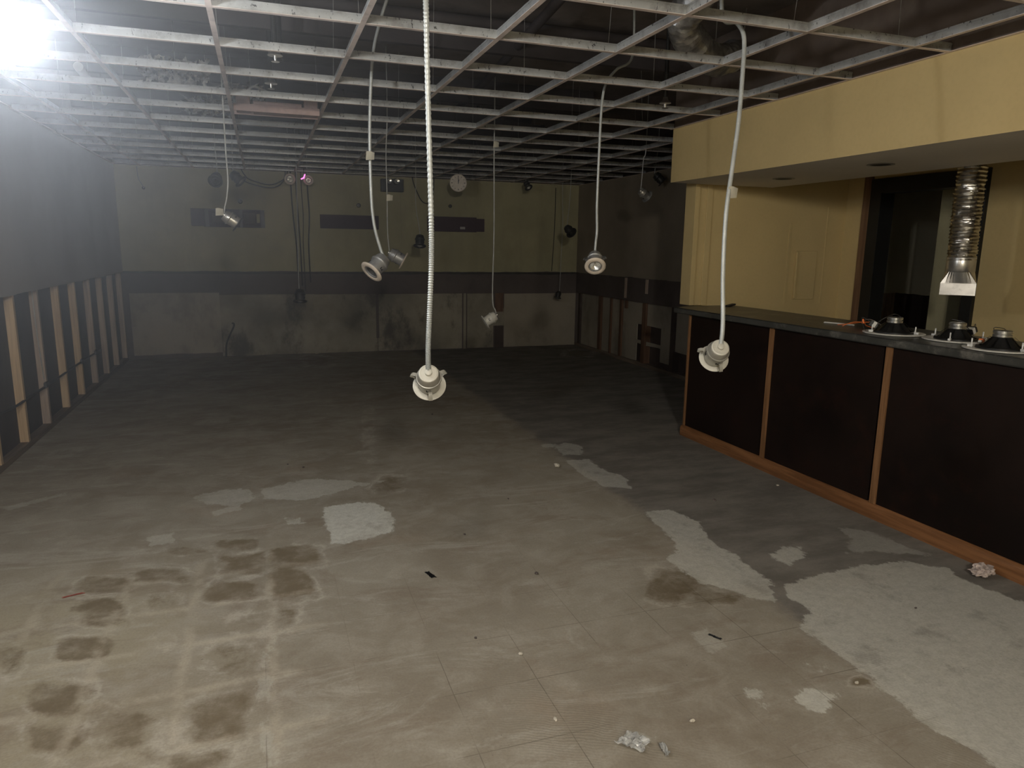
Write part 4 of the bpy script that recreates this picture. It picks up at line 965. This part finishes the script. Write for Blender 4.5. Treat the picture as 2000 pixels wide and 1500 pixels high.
# ---------------------------------------------------------------- floor debris
def lump(name, label, cat, c, r, m, seed, flat=.5, sub=3, sharp=1.0):
    bm = bmesh.new(); bmesh.ops.create_icosphere(bm, subdivisions=sub, radius=1)
    for v in bm.verts:
        k = 1 + .38 * mnoise.noise(v.co * 1.7 + Vector((seed, 0, 0))) + sharp * .28 * mnoise.noise(v.co * 4.3 + Vector((0, seed, 0)))
        v.co = Vector((v.co.x * r[0], v.co.y * r[1], v.co.z * r[0] * flat)) * k
    zmin = min(v.co.z for v in bm.verts)
    for v in bm.verts: v.co.z -= zmin
    o = new(name, bm, M[m], None, False, c); tag(o, label, cat); return o
lump('crumpled_paper', 'crumpled pinkish paper on the floor against the oak rail at the right', 'paper', (3.165, 2.235, 0.0), (.052, .038), 'pinkpaper', 4, .5, 4, 1.3)
lump('plaster_chunk', 'small pale plaster chunk on the floor left of the pale patch by the bar end', 'plaster chunk', (1.888, 4.415, 0.0), (.016, .03), 'debris', 9, .8, 3)
def scrap(name, label, cat, c, ext, m, seed, amp=.012):
    o = crumple(name, label, cat, (c[0], c[1], 0), ext, m, seed, 14, 6, amp, 0 if False else -9, Vector((1, .2, 0)), Vector((-.2, 1, 0)), False)
    zmin = min(v.co.z for v in o.data.vertices); o.location.z = -zmin + .0004; o.rotation_euler.z = seed; return o
scrap('clear_wrapper', 'crinkled clear plastic wrapper lying on the floor at the bottom of the picture', 'wrapper', (1.02, 1.72), (.085, .07), 'clear', 2)
scrap('plastic_shred', 'small white plastic shred just right of the clear wrapper', 'shred', (1.09, 1.655), (.018, .05), 'clear', 6)
scrap('black_scrap', 'thin black scrap on the floor between wrapper and pale patch', 'scrap', (1.628, 2.167), (.055, .012), 'black', 5, .004)
scrap('red_strip', 'flat red plastic strip on the floor at the left', 'strip', (-.846, 3.314), (.075, .013), 'red', .1, .002)
scrap('black_smear', 'short black rubber scrap on the floor near the centre', 'scrap', (.673, 3.04), (.022, .07), 'black', 0.05, .002)
rnd = random.Random(11)
places = [('near the left wall', -.9, 2.3), ('left of the red strip', -1.1, 3.2), ('left of centre', .2, 4.9), ('in the middle of the floor', .95, 3.45), ('right of the black rubber scrap', 1.15, 2.9), ('below the black rubber scrap', .72, 2.45), ('near the clear wrapper', .83, 1.9), ('right of the clear wrapper', 1.25, 1.75), ('between the long pale patch and the bar', 2.55, 3.5), ('beside the bar rail below the first batten', 3.12, 3.62), ('on the big pale patch', 2.6, 2.1), ('at the edge of the big pale patch', 1.93, 1.75), ('beyond the square pale patch', .1, 5.0), ('near the centre line of the floor', 1.35, 3.9), ('in the lower middle', .85, 2.29), ('on the dark far floor', 1.4, 6.2)]
for i, (lb, x_, y_) in enumerate(places):
    white = i in (6, 7, 9, 11, 14)
    lump('floor_crumb', 'tiny %s crumb on the floor %s' % ('white' if white else 'dark', lb), 'crumb', (x_, y_, 0), (rnd.uniform(.005, .011), rnd.uniform(.005, .011)), 'debris' if white else 'strip', i, .6, 2)['group'] = 'crumbs on the floor'

# ---------------------------------------------------------------- lens glare built as a volume
if GLARE_HAZE > 0:
    # added volume imitating lens glare round the bright lamp, thinning out with distance
    cx_, cy_, cz_, rr_ = -0.95, 2.9, 2.0, 2.4
    bm = bmesh.new(); box(bm, XL + .002, cx_ + rr_, cy_ - rr_, cy_ + rr_, .02, DECK - .002)
    hz = bpy.data.materials.new('glare_volume'); hz.use_nodes = True; nt = hz.node_tree
    nt.nodes.remove(nt.nodes['Principled BSDF'])
    g = nt.nodes.new('ShaderNodeNewGeometry'); dd = nt.nodes.new('ShaderNodeVectorMath'); dd.operation = 'DISTANCE'
    nt.links.new(g.outputs['Position'], dd.inputs[0]); dd.inputs[1].default_value = (cx_, cy_, cz_)
    mr = nt.nodes.new('ShaderNodeMapRange'); mr.inputs['From Min'].default_value = 0.0; mr.inputs['From Max'].default_value = rr_ - .05
    mr.inputs['To Min'].default_value = 1.0; mr.inputs['To Max'].default_value = 0.0
    nt.links.new(dd.outputs['Value'], mr.inputs[0])
    pw = nt.nodes.new('ShaderNodeMath'); pw.operation = 'POWER'; pw.inputs[1].default_value = 2.2; nt.links.new(mr.outputs[0], pw.inputs[0])
    ml = nt.nodes.new('ShaderNodeMath'); ml.operation = 'MULTIPLY'; ml.inputs[1].default_value = GLARE_HAZE; nt.links.new(pw.outputs[0], ml.inputs[0])
    v = nt.nodes.new('ShaderNodeVolumeScatter'); v.inputs['Color'].default_value = (.88, .92, 1, 1); v.inputs['Anisotropy'].default_value = 0.3
    nt.links.new(ml.outputs[0], v.inputs['Density'])
    nt.links.new(v.outputs[0], nt.nodes['Material Output'].inputs['Volume'])
    o = new('glare_volume', bm, hz); tag(o, 'added haze standing in for lens glare around the bright lamp', 'haze', None, 'stuff')
